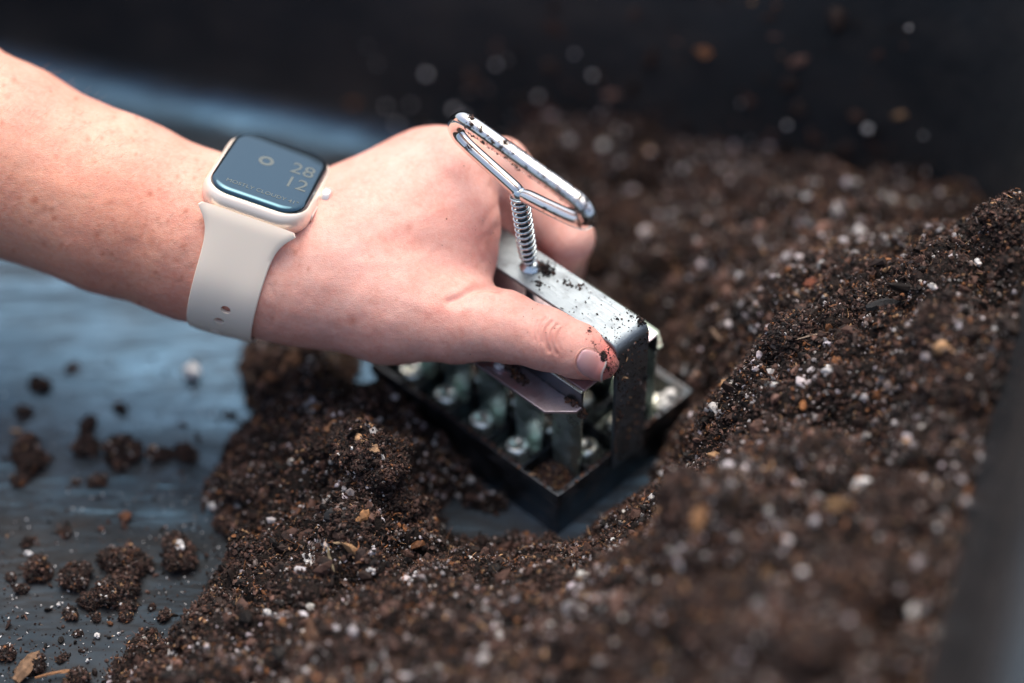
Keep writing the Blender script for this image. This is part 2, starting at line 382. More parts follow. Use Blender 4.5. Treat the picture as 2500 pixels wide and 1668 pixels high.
def build_crumbs():
    n1, n2, n3 = 26000, 76000, 26000
    p1 = sample_soil(n1, (-.3, 1.2)); p2 = sample_soil(n2, (-.2, 2.2)); p3 = sample_soil(n3, (0., 2.8))
    b1 = (ICO1[0], ICO1[1]); 
    a = bits(p1, np.clip(RNG.lognormal(-.5, .6, n1), .25, 3.2) / 1000, OCT if False else ICO0, pal(n1))
    b = bits(p2, np.clip(RNG.lognormal(-.95, .4, n2), .15, 1.1) / 1000, OCT, pal(n2, (.24, .30, .22, .12, .06, .03, .05)))
    c = fibres(p3, np.clip(RNG.lognormal(.75, .5, n3), .8, 8) / 1000, np.clip(RNG.lognormal(-1.75, .4, n3), .07, .5) / 1000, pal(n3, (.10, .22, .26, .20, .12, .08, .0)))
    V, F, C = join([a, b]); me = mesh('soil_crumbs', V, F, False, C); me.materials.append(M_SOIL)
    link('soil_crumbs', me, kind='stuff', label='countless dark brown crumbs over the potting soil', category='soil')
    V, F, C = c; me = mesh('peat_fibres', V, F, False, C); me.materials.append(M_SOIL)
    link('peat_fibres', me, kind='stuff', label='fine brown and orange peat fibres in the soil', category='peat fibres')
    n4, n5 = 7200, 9000
    p4 = sample_soil(n4 * 2, (-.5, .8)); k = vnoise(p4[:, 0] * 1000, p4[:, 1] * 1000, 11, 90) + .6 * vnoise(p4[:, 0] * 1000, p4[:, 1] * 1000, 30, 95); p4 = p4[np.argsort(-k + RNG.normal(0, .22, len(k)))[:n4]]
    p5 = sample_soil(n5, (0, 2.0))
    cw = lambda n: np.array([(.50, .47, .48)]) * RNG.uniform(.3, 1.2, (n, 1)) * RNG.uniform(.95, 1.05, (n, 3))
    r4 = np.clip(RNG.lognormal(-.55, .58, n4), .28, 2.9) / 1000
    V, F, C = join([bits(p4, r4, ICO1, cw(n4), .28, .22), bits(p5, np.clip(RNG.lognormal(-1.35, .35, n5), .12, .5) / 1000, OCT, cw(n5), .3, .2)])
    me = mesh('perlite_grains', V, F, False, C); me.materials.append(M_PERL)
    link('perlite_grains', me, kind='stuff', label='white perlite grains scattered through the potting soil', category='perlite')
ICO0 = (lambda t: (np.array([(-1, t, 0), (1, t, 0), (-1, -t, 0), (1, -t, 0), (0, -1, t), (0, 1, t), (0, -1, -t), (0, 1, -t), (t, 0, -1), (t, 0, 1), (-t, 0, -1), (-t, 0, 1)]) / math.hypot(1, t),
  np.array([(0, 11, 5), (0, 5, 1), (0, 1, 7), (0, 7, 10), (0, 10, 11), (1, 5, 9), (5, 11, 4), (11, 10, 2), (10, 7, 6), (7, 1, 8), (3, 9, 4), (3, 4, 2), (3, 2, 6), (3, 6, 8), (3, 8, 9), (4, 9, 5), (2, 4, 11), (6, 2, 10), (8, 6, 7), (9, 8, 1)])))((1 + 5 ** .5) / 2)
build_crumbs(); tick('build_crumbs')

def on(px, py):
    """height of the heap under an image spot, walking along the line of sight"""
    for z in np.arange(130, -1, -.4):
        p = hit(px, py, z / 1000)
        if soil_h(np.array([p[0] * 1000]), np.array([p[1] * 1000]))[0] > z: return z
    return 0.
# ---- loose clumps lying on the tub floor
def clump_mesh(name, R, seed, white=.10):
    """lumpy crumbly clod of radius R (metres), resting on z=0"""
    bv, bf = ICO3; k = RNG.normal(size=(14, 3)); k /= np.linalg.norm(k, axis=1, keepdims=True); am = RNG.uniform(.1, .45, 14)
    d = (bv[:, None] * k[None]).sum(-1); am = RNG.uniform(.15, .75, 14); rad = .56 + (np.clip(d - .68, 0, 1) / .32 * am * .85).max(1) + RNG.uniform(-.08, .08, len(bv))
    v = bv * rad[:, None] * R * [RNG.uniform(1.05, 1.35), RNG.uniform(.8, 1.0), RNG.uniform(.55, .8)]; v[:, 2] += R * .38; v[:, 2] = np.maximum(v[:, 2], 0)
    sc = R * 1000; n = int(50 + 30 * sc * sc)
    i = RNG.integers(0, len(bv), n); pts = v[i] + RNG.normal(size=(n, 3)) * R * .07; pts[:, 2] = np.maximum(pts[:, 2], .0002)
    n2 = n * 2; j = RNG.integers(0, len(bv), n2); pt2 = v[j] * RNG.uniform(.95, 1.18, (n2, 1)); pt2[:, 2] = np.maximum(pt2[:, 2], .0001)
    nf = int(n * .35); fj = RNG.integers(0, len(bv), nf); ptf = v[fj] * 1.08; ptf[:, 2] = np.maximum(ptf[:, 2], .0002)
    parts = [(v, bf, np.repeat([PAL[1]], len(v), 0)), bits(pts, RNG.uniform(.35, .9, n) / 1000 * min(1, .5 + sc / 6), ICO0, pal(n)),
             bits(pt2, RNG.uniform(.12, .4, n2) / 1000, OCT, pal(n2)), fibres(ptf, RNG.uniform(.8, 3.2, nf) / 1000 * min(1, .4 + sc / 5), RNG.uniform(.06, .18, nf) / 1000, pal(nf, (.1, .2, .25, .2, .15, .1, 0)))]
    if white:
        nw = max(2, int(n * white * .5)); wj = RNG.integers(0, len(bv), nw); pw = v[wj] * 1.03; pw[:, 2] = np.maximum(pw[:, 2], .0003)
        parts.append(bits(pw, RNG.uniform(.2, .75, nw) / 1000, ICO0, np.full((nw, 3), .6) * RNG.uniform(.5, 1.1, (nw, 1)), .25, .2))
    V, F, C = join(parts); me = mesh(name, V, F, False, C); me.materials.append(M_SOIL); return me
G = 'soil clumps fallen on the tub floor'
def zf(x, y): return x * .2179, 344 + y * .2179
CL = [(120,462,92,'wide dark soil clump nearest the left edge below the arm'),
 (405,345,42,'small upright soil clump behind the tall one below the strap'),
 (400,440,62,'tall dark soil clump standing left of the long low one'),
 (560,450,88,'long low soil clump in the middle of the blurred row'),
 (735,478,46,'narrow soil clump fourth in the blurred row from the left'),
 (850,475,60,'round soil clump at the heap end of the blurred row'),
 (95,605,36,'flat dark crumb just below the leftmost clump of the row'),
 (450,610,34,'small dark crumb on the bright floor below the long clump'),
 (350,625,18,'tiny dark crumb left of the small crumb on the bright floor'),
 (185,165,42,'blurred dark crumb high on the left, nearest the forearm'),
 (110,290,34,'blurred flat crumb between the forearm and the clump row at far left'),
 (330,95,24,'faint small blurred crumb under the strap end'),
 (550,280,26,'small reddish crumb above the long clump'),
 (300,850,28,'dark crumb alone at the edge of the dark floor'),
 (125,895,26,'small dark crumb above the clump with a white speck'),
 (170,1000,66,'crumbly clump carrying a white grain at the left edge side'),
 (350,1030,72,'loose brown clump between the white speckled one and the large pair'),
 (565,955,98,'largest clump on the dark part of the floor'),
 (550,1085,88,'crumbly pale speckled clump just below the largest one'),
 (410,1150,48,'medium clump touching the speckled one from the left below'),
 (590,1180,38,'upper one of two stacked small clumps right of centre left'),
 (580,1235,30,'lower one of two stacked small clumps, darker'),
 (325,1222,30,'small reddish brown lump below the medium clump'),
 (820,918,88,'rounded clump with a big white grain at the foot of the heap'),
 (760,1232,28,'sharp small crumb close to the heap edge'),
 (700,1200,16,'tiny crumb left of the sharp small crumb'),
 (440,1245,20,'tiny dark crumb right of the reddish lump'),
 (355,1322,16,'tiny crumb on the scratched floor near the white chip'),
 (50,1062,20,'tiny crumb at the left edge under the white speckled clump'),
 (100,1112,26,'flat crumb at the left side on the dark floor'),
 (285,1432,20,'small crumb above the pale grains at the bottom'),
 (30,1400,34,'crumb cut by the left edge near the bottom'),
 (150,1450,50,'clump beside the tan bark strip in the bottom left corner'),
 (360,1500,52,'thin flat clump right of the tan bark strip at the bottom')]
for i, (x, y, r, lab) in enumerate(CL):
    px, py = zf(x, y); R = r * .2179 * .37 / 1000 * 1.02; p = hit_floor(px, py + r * .12, R * .3)
    o = link('soil_clump', clump_mesh('soil_clump', R, i), label=lab, category='soil clump', group=G)
    o.location = (p[0], p[1], p[2] - R * .3); o.rotation_euler = (0, 0, random.uniform(0, 6.28))
HC = [(760, 540, 12, 'blurred clod in the middle of the near mound'), (850, 580, 13, 'blurred clod right of the middle of the near mound'), (700, 620, 12, 'blurred clod low in front of the near mound'), (600, 640, 11, 'blurred clod at the bottom of the picture under the tool'), (900, 500, 12, 'blurred clod at the right side of the near mound'), (820, 650, 12, 'blurred clod by the bottom edge near the tub wall'), (470, 630, 10, 'blurred clod at the bottom centre'), (380, 600, 10, 'brown clod in the front heap left of the centre'), (560, 590, 10, 'clod in the front bank below the tool'), (960, 380, 11, 'blurred clod beside the right tub wall'),
 (350, 436, 8.5, 'tan topped clod on the crest of the left heap'), (384, 462, 11.5, 'big crisp clod just below the crest, beside the pit'), (372, 447, 7, 'clod joining the two crest clods'), (352, 520, 9, 'clod holding the charred bark nugget'), (395, 502, 9, 'clod at the edge of the floor gap in the pit'), (418, 520, 8.5, 'clod nearest the blue floor gap with a white grain'),
 (208, 620, 10, 'rounded clod standing at the front foot of the heap'), (222, 608, 8, 'clod leaning on the rounded front clod'), (165, 668, 9.5, 'fluffy clod at the bottom edge of the picture on the left'), (250, 556, 9, 'brown clod at the foot of the heap near the floor'), (318, 440, 7, 'shaded clod on the back of the left heap'), (240, 480, 7.5, 'clod at the left foot of the heap by the bright floor'), (232, 520, 7, 'dark clod overhanging the bright floor'),
 (640, 512, 9, 'blurred clod at the near lip of the pit'), (690, 494, 9.5, 'blurred clod on top of the near right mound'), (497, 552, 6.5, 'small clod at the front edge of the pit'), (548, 549, 6, 'pointed clod right in front of the tool corner'), (938, 326, 10, 'blurred brown clod on the near right ridge'), (1012, 222, 10, 'tall clod high on the right wall of the tub'), (735, 362, 8, 'clod on the crisp right slope'), (790, 330, 8, 'crumbly clod at the top of the crisp right slope'), (705, 400, 8, 'dark clod low on the crisp right slope'), (870, 300, 8, 'clod under the long black splinter'),
 (755, 190, 11, 'blurred clod at the back crest'), (830, 185, 10, 'blurred clod right of the back crest'), (640, 210, 10, 'blurred clod behind the ring handle'), (700, 150, 10, 'blurred clod at the foot of the back wall')]
for i, (px, py, R, lab) in enumerate(HC):
    z = on(px, py); R /= 1000; o = link('soil_clump', clump_mesh('soil_clump', R, i), label=lab, category='soil clump', group='larger clods on the soil heap')
    p = hit(px, py, z / 1000); o.location = (p[0], p[1], p[2] - R * .62); o.rotation_euler = (random.uniform(-.2, .2), random.uniform(-.2, .2), random.uniform(0, 6.28))
# pebbles of perlite, single
def pebble(px, py, z, r, lab, tone=.52, name='perlite_grain', cat='perlite grain', flat=.85):
    v, f, c = bits(np.zeros((1, 3)), np.array([r / 1000]), ICO3, np.full((1, 3), tone), .0, .12)
    k = RNG.normal(size=(16, 3)); k /= np.linalg.norm(k, axis=1, keepdims=True)
    u = v / np.linalg.norm(v, axis=1, keepdims=True); d = (u[:, None] * k[None]).sum(-1).max(1)
    v = v * (1.1 - 2.6 * (1 - d)[:, None]) * (1 + RNG.uniform(-.07, .07, (len(v), 1))) * [1, 1, flat] * RNG.uniform(.75, 1.15, 3)
    me = mesh(name, v, f, True, c); me.materials.append(M_PERL)
    o = link(name, me, label=lab, category=cat); p = hit_floor(px, py, z / 1000) if z < 8 and px < 240 else hit(px, py, z / 1000); o.location = p; return o
pebble(191, 371, 3.6, 4.0, 'blurred white pebble alone on the bright blue floor left of the heap', .75)
px, py = zf(825, 925); pebble(px, py, 7.2, 2.3, 'white grain on the rounded clump at the foot of the heap')
px, py = zf(130, 962); pebble(px, py, 5., 1.9, 'white grain on top of the clump at the left edge side')
px, py = zf(445, 1340); pebble(px, py, 1., 1.4, 'white chip lying on the scratched dark floor')
px, py = zf(270, 1195); pebble(px, py, .9, 1., 'small white bead left of the reddish lump')
px, py = zf(545, 1330); pebble(px, py, .6, .7, 'tiny white bead on the floor right of the white chip')
px, py = zf(400, 1453); pebble(px, py, .8, .9, 'oval pale grain near the bottom left corner')
for x, y, r, lab in [(980,745,2.6,'white grain at the left flank of the heap'), (1090,748,2.0,'white grain just right of the left flank grain'), (1862,768,2.9,'bright jagged white grain near the point where the heap meets the pit'),
   (1425,995,3.2,'large grey white grain in the middle of the sharp front slope'), (1480,1020,1.3,'small square white grain beside the large grey white one'), (1705,1040,2.6,'elongated white grain on the sharp front slope'), (1680,1070,1.7,'white grain touching the elongated one from below'),
   (1245,1235,3.6,'greyish grain half sunk at the right of the front clump'), (2165,990,1.9,'white grain on the slope right of the elongated one'), (2280,1340,3.4,'big blurred white grain low at the middle of the front'), (1160,558,1.8,'soft white grain high on the left heap')]:
    px, py = zf(x, y); z = on(px, py); pebble(px, py, z + r * .1, r * .85, lab, .5)
for x, y, r, lab in [(879,242,3.2,'large blurred white grain on the right heap'), (860,234,4.3,'biggest white grain high on the right heap'), (912,204,3.,'round blurred white grain near the far right ridge'), (770,84,3.4,'bright round white grain stuck high against the back wall'),
   (567,141,3.4,'blurred white grain nearest the ring handle on the right'), (806,197,2.8,'very bright round grain on the back heap'), (828,371,3.0,'crisp white grain on the right slope'), (705,555,1.,'small pale grain at the lip of the near mound'),
   (978,262,2.2,'white grain on the sharp right ridge'), (862,485,4.6,'large blurred pair of grains at the near right'), (917,614,4.5,'large blurred grain low on the near right mound'), (808,632,4.0,'blurred white grain at the bottom right of the near mound')]:
    px, py = (x, y); z = on(px, py); pebble(px, py, z + r * .1, r * .8, lab, .55)
def chip(px, py, z, L, W, ang, col, lab, name='bark_chip', T=.8, cat='bark chip', tilt=0.):
    n = 9; V = []; 
    for i in range(n):
        u = i / (n - 1); ww = W * (math.sin(math.pi * min(1, max(.06, u))) ** .5) * random.uniform(.75, 1.1) * .5
        zz = math.sin(u * 3) * L * .07
        for s, t in ((-1, 0), (-.4, .6), (.5, .55), (1, 0), (.2, -.5)): V.append(((u - .5) * L, s * ww + random.uniform(-.1, .1) * W, zz + t * T + random.uniform(-.1, .1) * T))
    F = []
    for i in range(n - 1):
        for k in range(5): a, b = i * 5 + k, i * 5 + (k + 1) % 5; F.append((a, a + 5, b + 5, b))
    F += [(0, 1, 2, 3, 4), tuple(range((n - 1) * 5, n * 5))[::-1]]
    me = mesh(name, np.array(V) / 1000, F, False, np.array([col]) * RNG.uniform(.7, 1.25, (n * 5, 1))); me.materials.append(M_SOIL)
    o = link(name, me, label=lab, category=cat); o.location = hit_floor(px, py, z / 1000) if z < 4 and px < 240 else hit(px, py, z / 1000); o.rotation_euler = (tilt, 0, R_(ang)); return o
px, py = zf(125, 1480); chip(px, py, 2.5, 15, 6, 62, (.20, .12, .07), 'tan woolly bark strip in the bottom left corner', T=2)
px, py = zf(270, 1515); chip(px, py, 1.5, 17, 1.6, 12, (.26, .13, .06), 'thin orange twig lying right of the tan bark strip', 'twig', .7, 'twig')
px, py = zf(575, 790); chip(px, py, 1.8, 5, 4.5, 20, (.12, .05, .025), 'small round orange brown bark piece on the bright floor', T=1.8)
for x, y, L, W, a, c, lab, t in [(1340,90,19,9,70,(.20,.10,.055),'pale brown bark piece in the shade under the hand',1.2), (1570,800,13,9,-15,(.012,.014,.017),'charred black bark nugget on the sharp slope',2.6), (1665,790,7,4,55,(.24,.12,.05),'orange brown bark sliver beside the charred nugget',1.),
  (1540,385,12,5,20,(.30,.15,.075),'curled tan bark flake on the crest of the left heap',1.2),(1700,470,9,4,-40,(.33,.20,.11),'pale split bark flake on the crest below the curled one',1.), (1570,913,6.5,1.1,2,(.42,.30,.18),'short straw coloured stick below the charred nugget',.5), (1520,990,12,1.4,-75,(.16,.13,.08),'bent olive stem across the front slope',.5),(1430,1330,14,5,-80,(.08,.038,.02),'blurred orange brown bark strip at the front',1.2)]:
    px, py = zf(x, y); z = on(px, py); chip(px, py, z + 1.6, L, W, a, c, lab, T=t, tilt=.6)
for px, py, L, W, a, c, lab, t in [(700,519,11,7,70,(.17,.085,.035),'blurred orange bark chunk on the near right mound',2.), (803,405,5,3,80,(.3,.12,.04),'small orange bark splinter on the right slope',.8), (840,505,11,5,10,(.13,.075,.03),'golden brown bark piece low on the near right mound',1.5), (811,283,6,4,20,(.2,.06,.03),'rust red flake in front of the crisp right slope',1.),
   (884,305,14,4.4,12,(.010,.011,.013),'long black bark splinter on the right ridge',1.6), (716,335,8,1.5,-60,(.25,.17,.12),'pale short stick left of the right slope',.6), (766,575,15,4,75,(.12,.065,.025),'blurred orange brown strip at the front right',1.2), (812,336,13,.8,18,(.26,.2,.15),'fine pale rootlet lying over the right slope',.35)]:
    z = on(px, py); chip(px, py, z + 1.2, L, W, a, c, lab, T=t, tilt=.5)
# fine crumbs on the open floor
def floor_crumbs():
    px = RNG.uniform(-20, 250, 5200); py = RNG.uniform(345, 700, 5200)
    keep = RNG.uniform(size=5200) < (.12 + .6 * np.clip((py - 380) / 300, 0, 1) ** 1.5 + .25 * (px > 170))
    px, py = px[keep], py[keep]; P = np.array([hit_floor(a, b) for a, b in zip(px, py)]); r = np.clip(RNG.lognormal(-1.5, .65, len(P)), .08, 1.6) / 1000
    P[:, 2] += r * .5; h = soil_h(P[:, 0] * 1000, P[:, 1] * 1000); u, v = tub_uv(P[:, 0] * 1000, P[:, 1] * 1000); k = h < floor_z(P[:, 0] * 1000, P[:, 1] * 1000) + .2; P = P[k]; r = r[k]
    n = len(P); a = bits(P, r, ICO0, pal(n)); k = n // 5
    b = fibres(P[:k] * 1.0, RNG.uniform(.6, 3, k) / 1000, RNG.uniform(.05, .15, k) / 1000, pal(k, (.1, .2, .25, .2, .15, .1, 0)), .1)
    q = P[k:2 * k].copy(); q[:, :2] += .0015; c = bits(q, RNG.uniform(.1, .4, k) / 1000, ICO0, np.full((k, 3), .6))
    # wall-side crumbs behind the heap
    V, F, C = join([a, b, c]); me = mesh('floor_crumbs', V, F, False, C); me.materials.append(M_SOIL)
    link('floor_crumbs', me, kind='stuff', label='fine soil crumbs and dust strewn on the bare tub floor', category='soil')
    # soil clinging to the back wall
    n = 2600; uu = RNG.uniform(-140, 165, n); hh = np.clip(RNG.exponential(26, n), 1, 100); dens = np.clip((uu + 150) / 200, .1, 1); k = RNG.uniform(size=n) < dens
    uu, hh = uu[k], hh[k]; n = len(uu); P = (TU[None] * uu[:, None] + TV[None] * (178 + 1.0 + hh * .15)[:, None]) / 1000; P[:, 2] = hh / 1000
    r = np.clip(RNG.lognormal(.1, .6, n), .3, 4.5) / 1000; m = n // 14
    V, F, C = join([bits(P, r, ICO1, pal(n)), bits(P[RNG.permutation(n)[:m]] + RNG.uniform(-.003, .006, (m, 3)) * [1, 0, 1] + [0, -.002, 0], RNG.uniform(.5, 1.6, m) / 1000, ICO1, np.full((m, 3), .55), .2, .2)])
    me = mesh('wall_crumbs', V, F, False, C); me.materials.append(M_SOIL)
    link('wall_crumbs', me, kind='stuff', label='soil bits clinging to the back wall of the tub', category='soil')
floor_crumbs(); tick('floor_crumbs')

# ================================================================== geometry helpers for the tool
def box_mesh(name, x0, x1, y0, y1, z0, z1, bev=.3):
    import bmesh
    bm = bmesh.new(); bmesh.ops.create_cube(bm, size=1)
    for v in bm.verts: v.co = Vector(((x0 + x1) / 2 + v.co.x * (x1 - x0), (y0 + y1) / 2 + v.co.y * (y1 - y0), (z0 + z1) / 2 + v.co.z * (z1 - z0))) / 1000
    if bev: bmesh.ops.bevel(bm, geom=bm.edges[:], offset=bev / 1000, segments=2, profile=.5, affect='EDGES')
    me = bpy.data.meshes.new(name); bm.to_mesh(me); bm.free(); me.polygons.foreach_set('use_smooth', [False] * len(me.polygons)); return me
def prism(name, pts, h, axis, at, bev=.2):
    """extrude an outline by h (mm). axis 'z': pts=(x,y); 'y': pts=(x,z)"""
    import bmesh
    bm = bmesh.new(); vs = []
    for a, b in pts:
        vs.append(bm.verts.new(Vector((a, b, at)) / 1000 if axis == 'z' else (Vector((a, at, b)) / 1000 if axis == 'y' else Vector((at, a, b)) / 1000)))
    f = bm.faces.new(vs); r = bmesh.ops.extrude_face_region(bm, geom=[f]); d = {'z': (0, 0, h), 'y': (0, h, 0), 'x': (h, 0, 0)}[axis]
    bmesh.ops.translate(bm, verts=[g for g in r['geom'] if isinstance(g, bmesh.types.BMVert)], vec=Vector(d) / 1000)
    bmesh.ops.recalc_face_normals(bm, faces=bm.faces[:])
    if bev: bmesh.ops.bevel(bm, geom=bm.edges[:], offset=bev / 1000, segments=2, profile=.5, affect='EDGES')
    me = bpy.data.meshes.new(name); bm.to_mesh(me); bm.free(); return me
def catmull(P, n, closed=False):
    P = np.asarray(P, float); m = len(P); out = []
    rng = m if closed else m - 1
    for i in range(rng):
        g = (lambda k: P[k % m]) if closed else (lambda k: P[min(max(k, 0), m - 1)])
        p0, p1, p2, p3 = g(i - 1), g(i), g(i + 1), g(i + 2)
        for j in range(n):
            t = j / n; out.append(.5 * ((2 * p1) + (-p0 + p2) * t + (2 * p0 - 5 * p1 + 4 * p2 - p3) * t * t + (-p0 + 3 * p1 - 3 * p2 + p3) * t ** 3))
    if not closed: out.append(P[-1])
    return np.array(out)
def tube(P, rad, ns=12, closed=False, caps=True):
    P = np.asarray(P, float); n = len(P); rad = np.broadcast_to(rad, n)
    T = (np.roll(P, -1, 0) - np.roll(P, 1, 0)) if closed else np.gradient(P, axis=0)
    T /= np.linalg.norm(T, axis=1, keepdims=True)
    a = np.cross(T[0], [0.3, .2, 1]); a /= np.linalg.norm(a); V = []
    for i in range(n):
        a = a - T[i] * (a @ T[i]); a /= np.linalg.norm(a); b = np.cross(T[i], a)
        for k in range(ns):
            t = 2 * math.pi * k / ns; V.append(P[i] + (a * math.cos(t) + b * math.sin(t)) * rad[i])
    F = []
    for i in range(n if closed else n - 1):
        for k in range(ns):
            j = (i + 1) % n; F.append((i * ns + k, i * ns + (k + 1) % ns, j * ns + (k + 1) % ns, j * ns + k))
    if caps and not closed: F += [tuple(range(ns))[::-1], tuple(range((n - 1) * ns, n * ns))]
    return np.array(V), F
def lathe(prof, ns=24):
    V = []; F = []
    for r, z in prof:
        for k in range(ns): V.append((r * math.cos(2 * math.pi * k / ns), r * math.sin(2 * math.pi * k / ns), z))
    for i in range(len(prof) - 1):
        for k in range(ns): F.append((i * ns + k, i * ns + (k + 1) % ns, (i + 1) * ns + (k + 1) % ns, (i + 1) * ns + k))
    F += [tuple(range(ns))[::-1], tuple(range((len(prof) - 1) * ns, len(prof) * ns))]
    return np.array(V) / 1000, F

# ================================================================== SOIL BLOCK MAKER
RING = [(-25.5, 138.2), (-10, 137), (6, 135.7), (21.8, 134.4), (27.2, 133.3), (30.8, 130.0), (29.0, 126.2), (23.5, 124.2), (12, 122.2), (3, 120.9), (-.2, 120.2)]
RINGL = [(-4.6, 120.6), (-9, 121.8), (-18, 124.0), (-29.5, 127.0), (-34.6, 129.6), (-35.6, 133.6), (-32.0, 137.8), (-25.5, 138.2)]
def build_tool():
    root = bpy.data.objects.new('soil_block_maker', None); COL.objects.link(root)
    root.location = BC; root.rotation_euler = (0, 0, BA)
    root['label'] = 'metal hand soil block maker with ring handle pressed down in the soil pit'; root['category'] = 'soil blocker'
    P = root
    link('side_wall', box_mesh('side_wall', -50, 50, -37, -35.8, 0, 24), M_FRAME, P)
    link('side_wall', box_mesh('side_wall', -50, 50, 35.8, 37, 0, 24), M_FRAME, P)
    link('end_wall', box_mesh('end_wall', 48.8, 50, -35.75, 35.75, 0, 24), M_FRAME, P)
    link('end_wall', box_mesh('end_wall', -50, -48.8, -35.75, 35.75, 0, 24), M_FRAME, P)
    # folded rim strips along the top edge
    for a in ((-51, 51, -38.2, -37.02, 18, 24.6), (-51, 51, 37.02, 38.2, 18, 24.6)): link('rim_strip', box_mesh('rim_strip', *a), M_FRAME, P)
    for a in ((50.02, 51.2, -37, -9.2, 18, 24.6), (50.02, 51.2, 9.2, 37, 18, 24.6), (-51.2, -50.02, -37, -9.2, 18, 24.6), (-51.2, -50.02, 9.2, 37, 18, 24.6)): link('rim_strip', box_mesh('rim_strip', *a), M_FRAME, P)
    for i in range(4): link('divider', box_mesh('divider', -29.52 + i * 19.52 - .45, -29.52 + i * 19.52 + .45, -35.7, 35.7, .5, 21.5), M_FRAME, P)
    for y in (-17.9, 0, 17.9): link('divider', box_mesh('divider', -48.7, 48.7, y - .45, y + .45, .7, 21.2), M_FRAME, P)
    pl = box_mesh('plunger_plate', -8.6, 8.6, -8.0, 8.0, 13, 14.2, .25); pl.materials.append(M_PLATE)
    bv, bf = lathe([(7.0, 14.25), (7.0, 15.1), (6.0, 15.3), (5.8, 17.2), (5.1, 19.6), (3.8, 21.1), (2.5, 21.5), (1.9, 20.4)]); bm_ = mesh('bolt_head', bv, bf); bm_.materials.append(M_BOLT)
    for i in range(5):
        for j in range(4):
            x, y = -39.1 + i * 19.52, -26.8 + j * 17.9
            o = link('plunger_plate', pl, None, P); o.location = (x / 1000, y / 1000, (random.uniform(-.8, .8)) / 1000)
            o.rotation_euler = (random.uniform(-.03, .03), random.uniform(-.03, .03), 0)
            if (i, j) != (4, 0): link('bolt_head', bm_, None, o)
    # pressing plate: raised middle, two flanges with clipped corners, tapered legs down to each outer cell
    def fl(s):
        k = 32.2 if s < 0 else 28.6
        return [(-46.5, s * 21.2), (-46.5, s * 24), (-38, s * k), (40 if s > 0 else 38, s * k), (46.5, s * 24), (46.5, s * 21.2)]
    for s in (-1, 1):
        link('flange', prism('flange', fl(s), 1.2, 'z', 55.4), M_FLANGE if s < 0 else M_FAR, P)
        link('web', box_mesh('web', -46.3, 46.3, min(s * 20, s * 21.1), max(s * 20, s * 21.1), 55.4, 63.2, .2), M_FRAME, P)
        for i in range(5):
            x = -39.1 + i * 19.52; w0, w1 = 7.3, 5.2
            pts = [(x - w0, 55.2), (x + w0, 55.2), (x + w0, 30), (x + w1 + .9, 18), (x + w1 - 2, 14.6), (x - w1 + 2, 14.6), (x - w1 - .9, 18), (x - w0, 30)]
            link('plate_leg', prism('plate_leg', pts, 1.1 * (1 if s > 0 else -1), 'y', s * 20.0 - s * 0), M_PLATE, P)
    link('top_plate', prism('top_plate', [(-46.3, -20), (-46.3, 20), (46.3, 20), (46.3, -20)], 1.2, 'z', 63.4, .45), M_FLANGE, P)
    for s in (-1, 1): link('fold_edge', box_mesh('fold_edge', -46.3, 46.3, min(s * 20.05, s * 21.3), max(s * 20.05, s * 21.3), 63.3, 64.7, .5), M_PLATE, P)
    # U-shaped bracket
    out = []; t = 1.7; W = 8.7
    xo, zo, r = 52.2, 82.8, 5.
    path = [(-xo, 17)] + [(-xo + r - r * math.cos(a), zo - r + r * math.sin(a)) for a in np.linspace(0, math.pi / 2, 9)] + [(xo - r + r * math.sin(a), zo - r + r * math.cos(a)) for a in np.linspace(0, math.pi / 2, 9)] + [(xo, 17)]
    r2 = r - t
    inn = [(-xo + t, 17)] + [(-xo + r - r2 * math.cos(a), zo - r + r2 * math.sin(a)) for a in np.linspace(0, math.pi / 2, 9)] + [(xo - r + r2 * math.sin(a), zo - r + r2 * math.cos(a)) for a in np.linspace(0, math.pi / 2, 9)] + [(xo - t, 17)]
    V = []; F = []; e = .28
    for (x0, z0), (x1, z1) in zip(path, inn):
        dx, dz = (x1 - x0) / t, (z1 - z0) / t
        for (f, y) in ((e, -W), (0, -W + e), (0, W - e), (e, W), (t - e, W), (t, W - e), (t, -W + e), (t - e, -W)): V.append((x0 + dx * f, y, z0 + dz * f))
    for i in range(len(path) - 1):
        for k in range(8): a, b = i * 8 + k, i * 8 + (k + 1) % 8; F.append((a, b, b + 8, a + 8))
    F += [tuple(range(8))[::-1], tuple(range((len(path) - 1) * 8, len(path) * 8))]
    me = mesh('handle_bracket', np.array(V) / 1000, F, True); br = link('handle_bracket', me, M_STRAP, P)
    md = br.modifiers.new('e', 'EDGE_SPLIT'); md.split_angle = R_(32)
    # rod, nut, spring
    A = np.array([0, 0, 64.7]); A1 = np.array([-.2, -.3, 82.8]); B = np.array([-3.2, -3, 119.4])
    v, f = tube(np.array([A, A1, B]) / 1000, .0019, 14); link('rod', mesh('rod', v, f), M_FRAME, P)
    v, f = lathe([(4.2, 82.9), (4.2, 83.6), (2.8, 83.7), (2.6, 85.0), (2.2, 85.3)], 18); link('washer', mesh('washer', v, f), M_ZINC, P)
    tt = np.linspace(0, 1, 460); turns = 12.5; ax = B - A1; ax = ax / np.linalg.norm(ax); s = np.cross(ax, [0, 1, 0]); s /= np.linalg.norm(s); c = np.cross(ax, s)
    pr = np.clip(tt * 1.04 - .02, 0, 1); rr = 3.25 - 1.1 * np.exp(-tt * 14) 
    sp = A1 + ax * 4 + (B - A1 - ax * 5.0)[None] * pr[:, None] + (s[None] * np.cos(tt * turns * 2 * math.pi)[:, None] + c[None] * np.sin(tt * turns * 2 * math.pi)[:, None]) * rr[:, None]
    v, f = tube(sp / 1000, .00053, 8); link('spring', mesh('spring', v, f), M_ZINC, P)
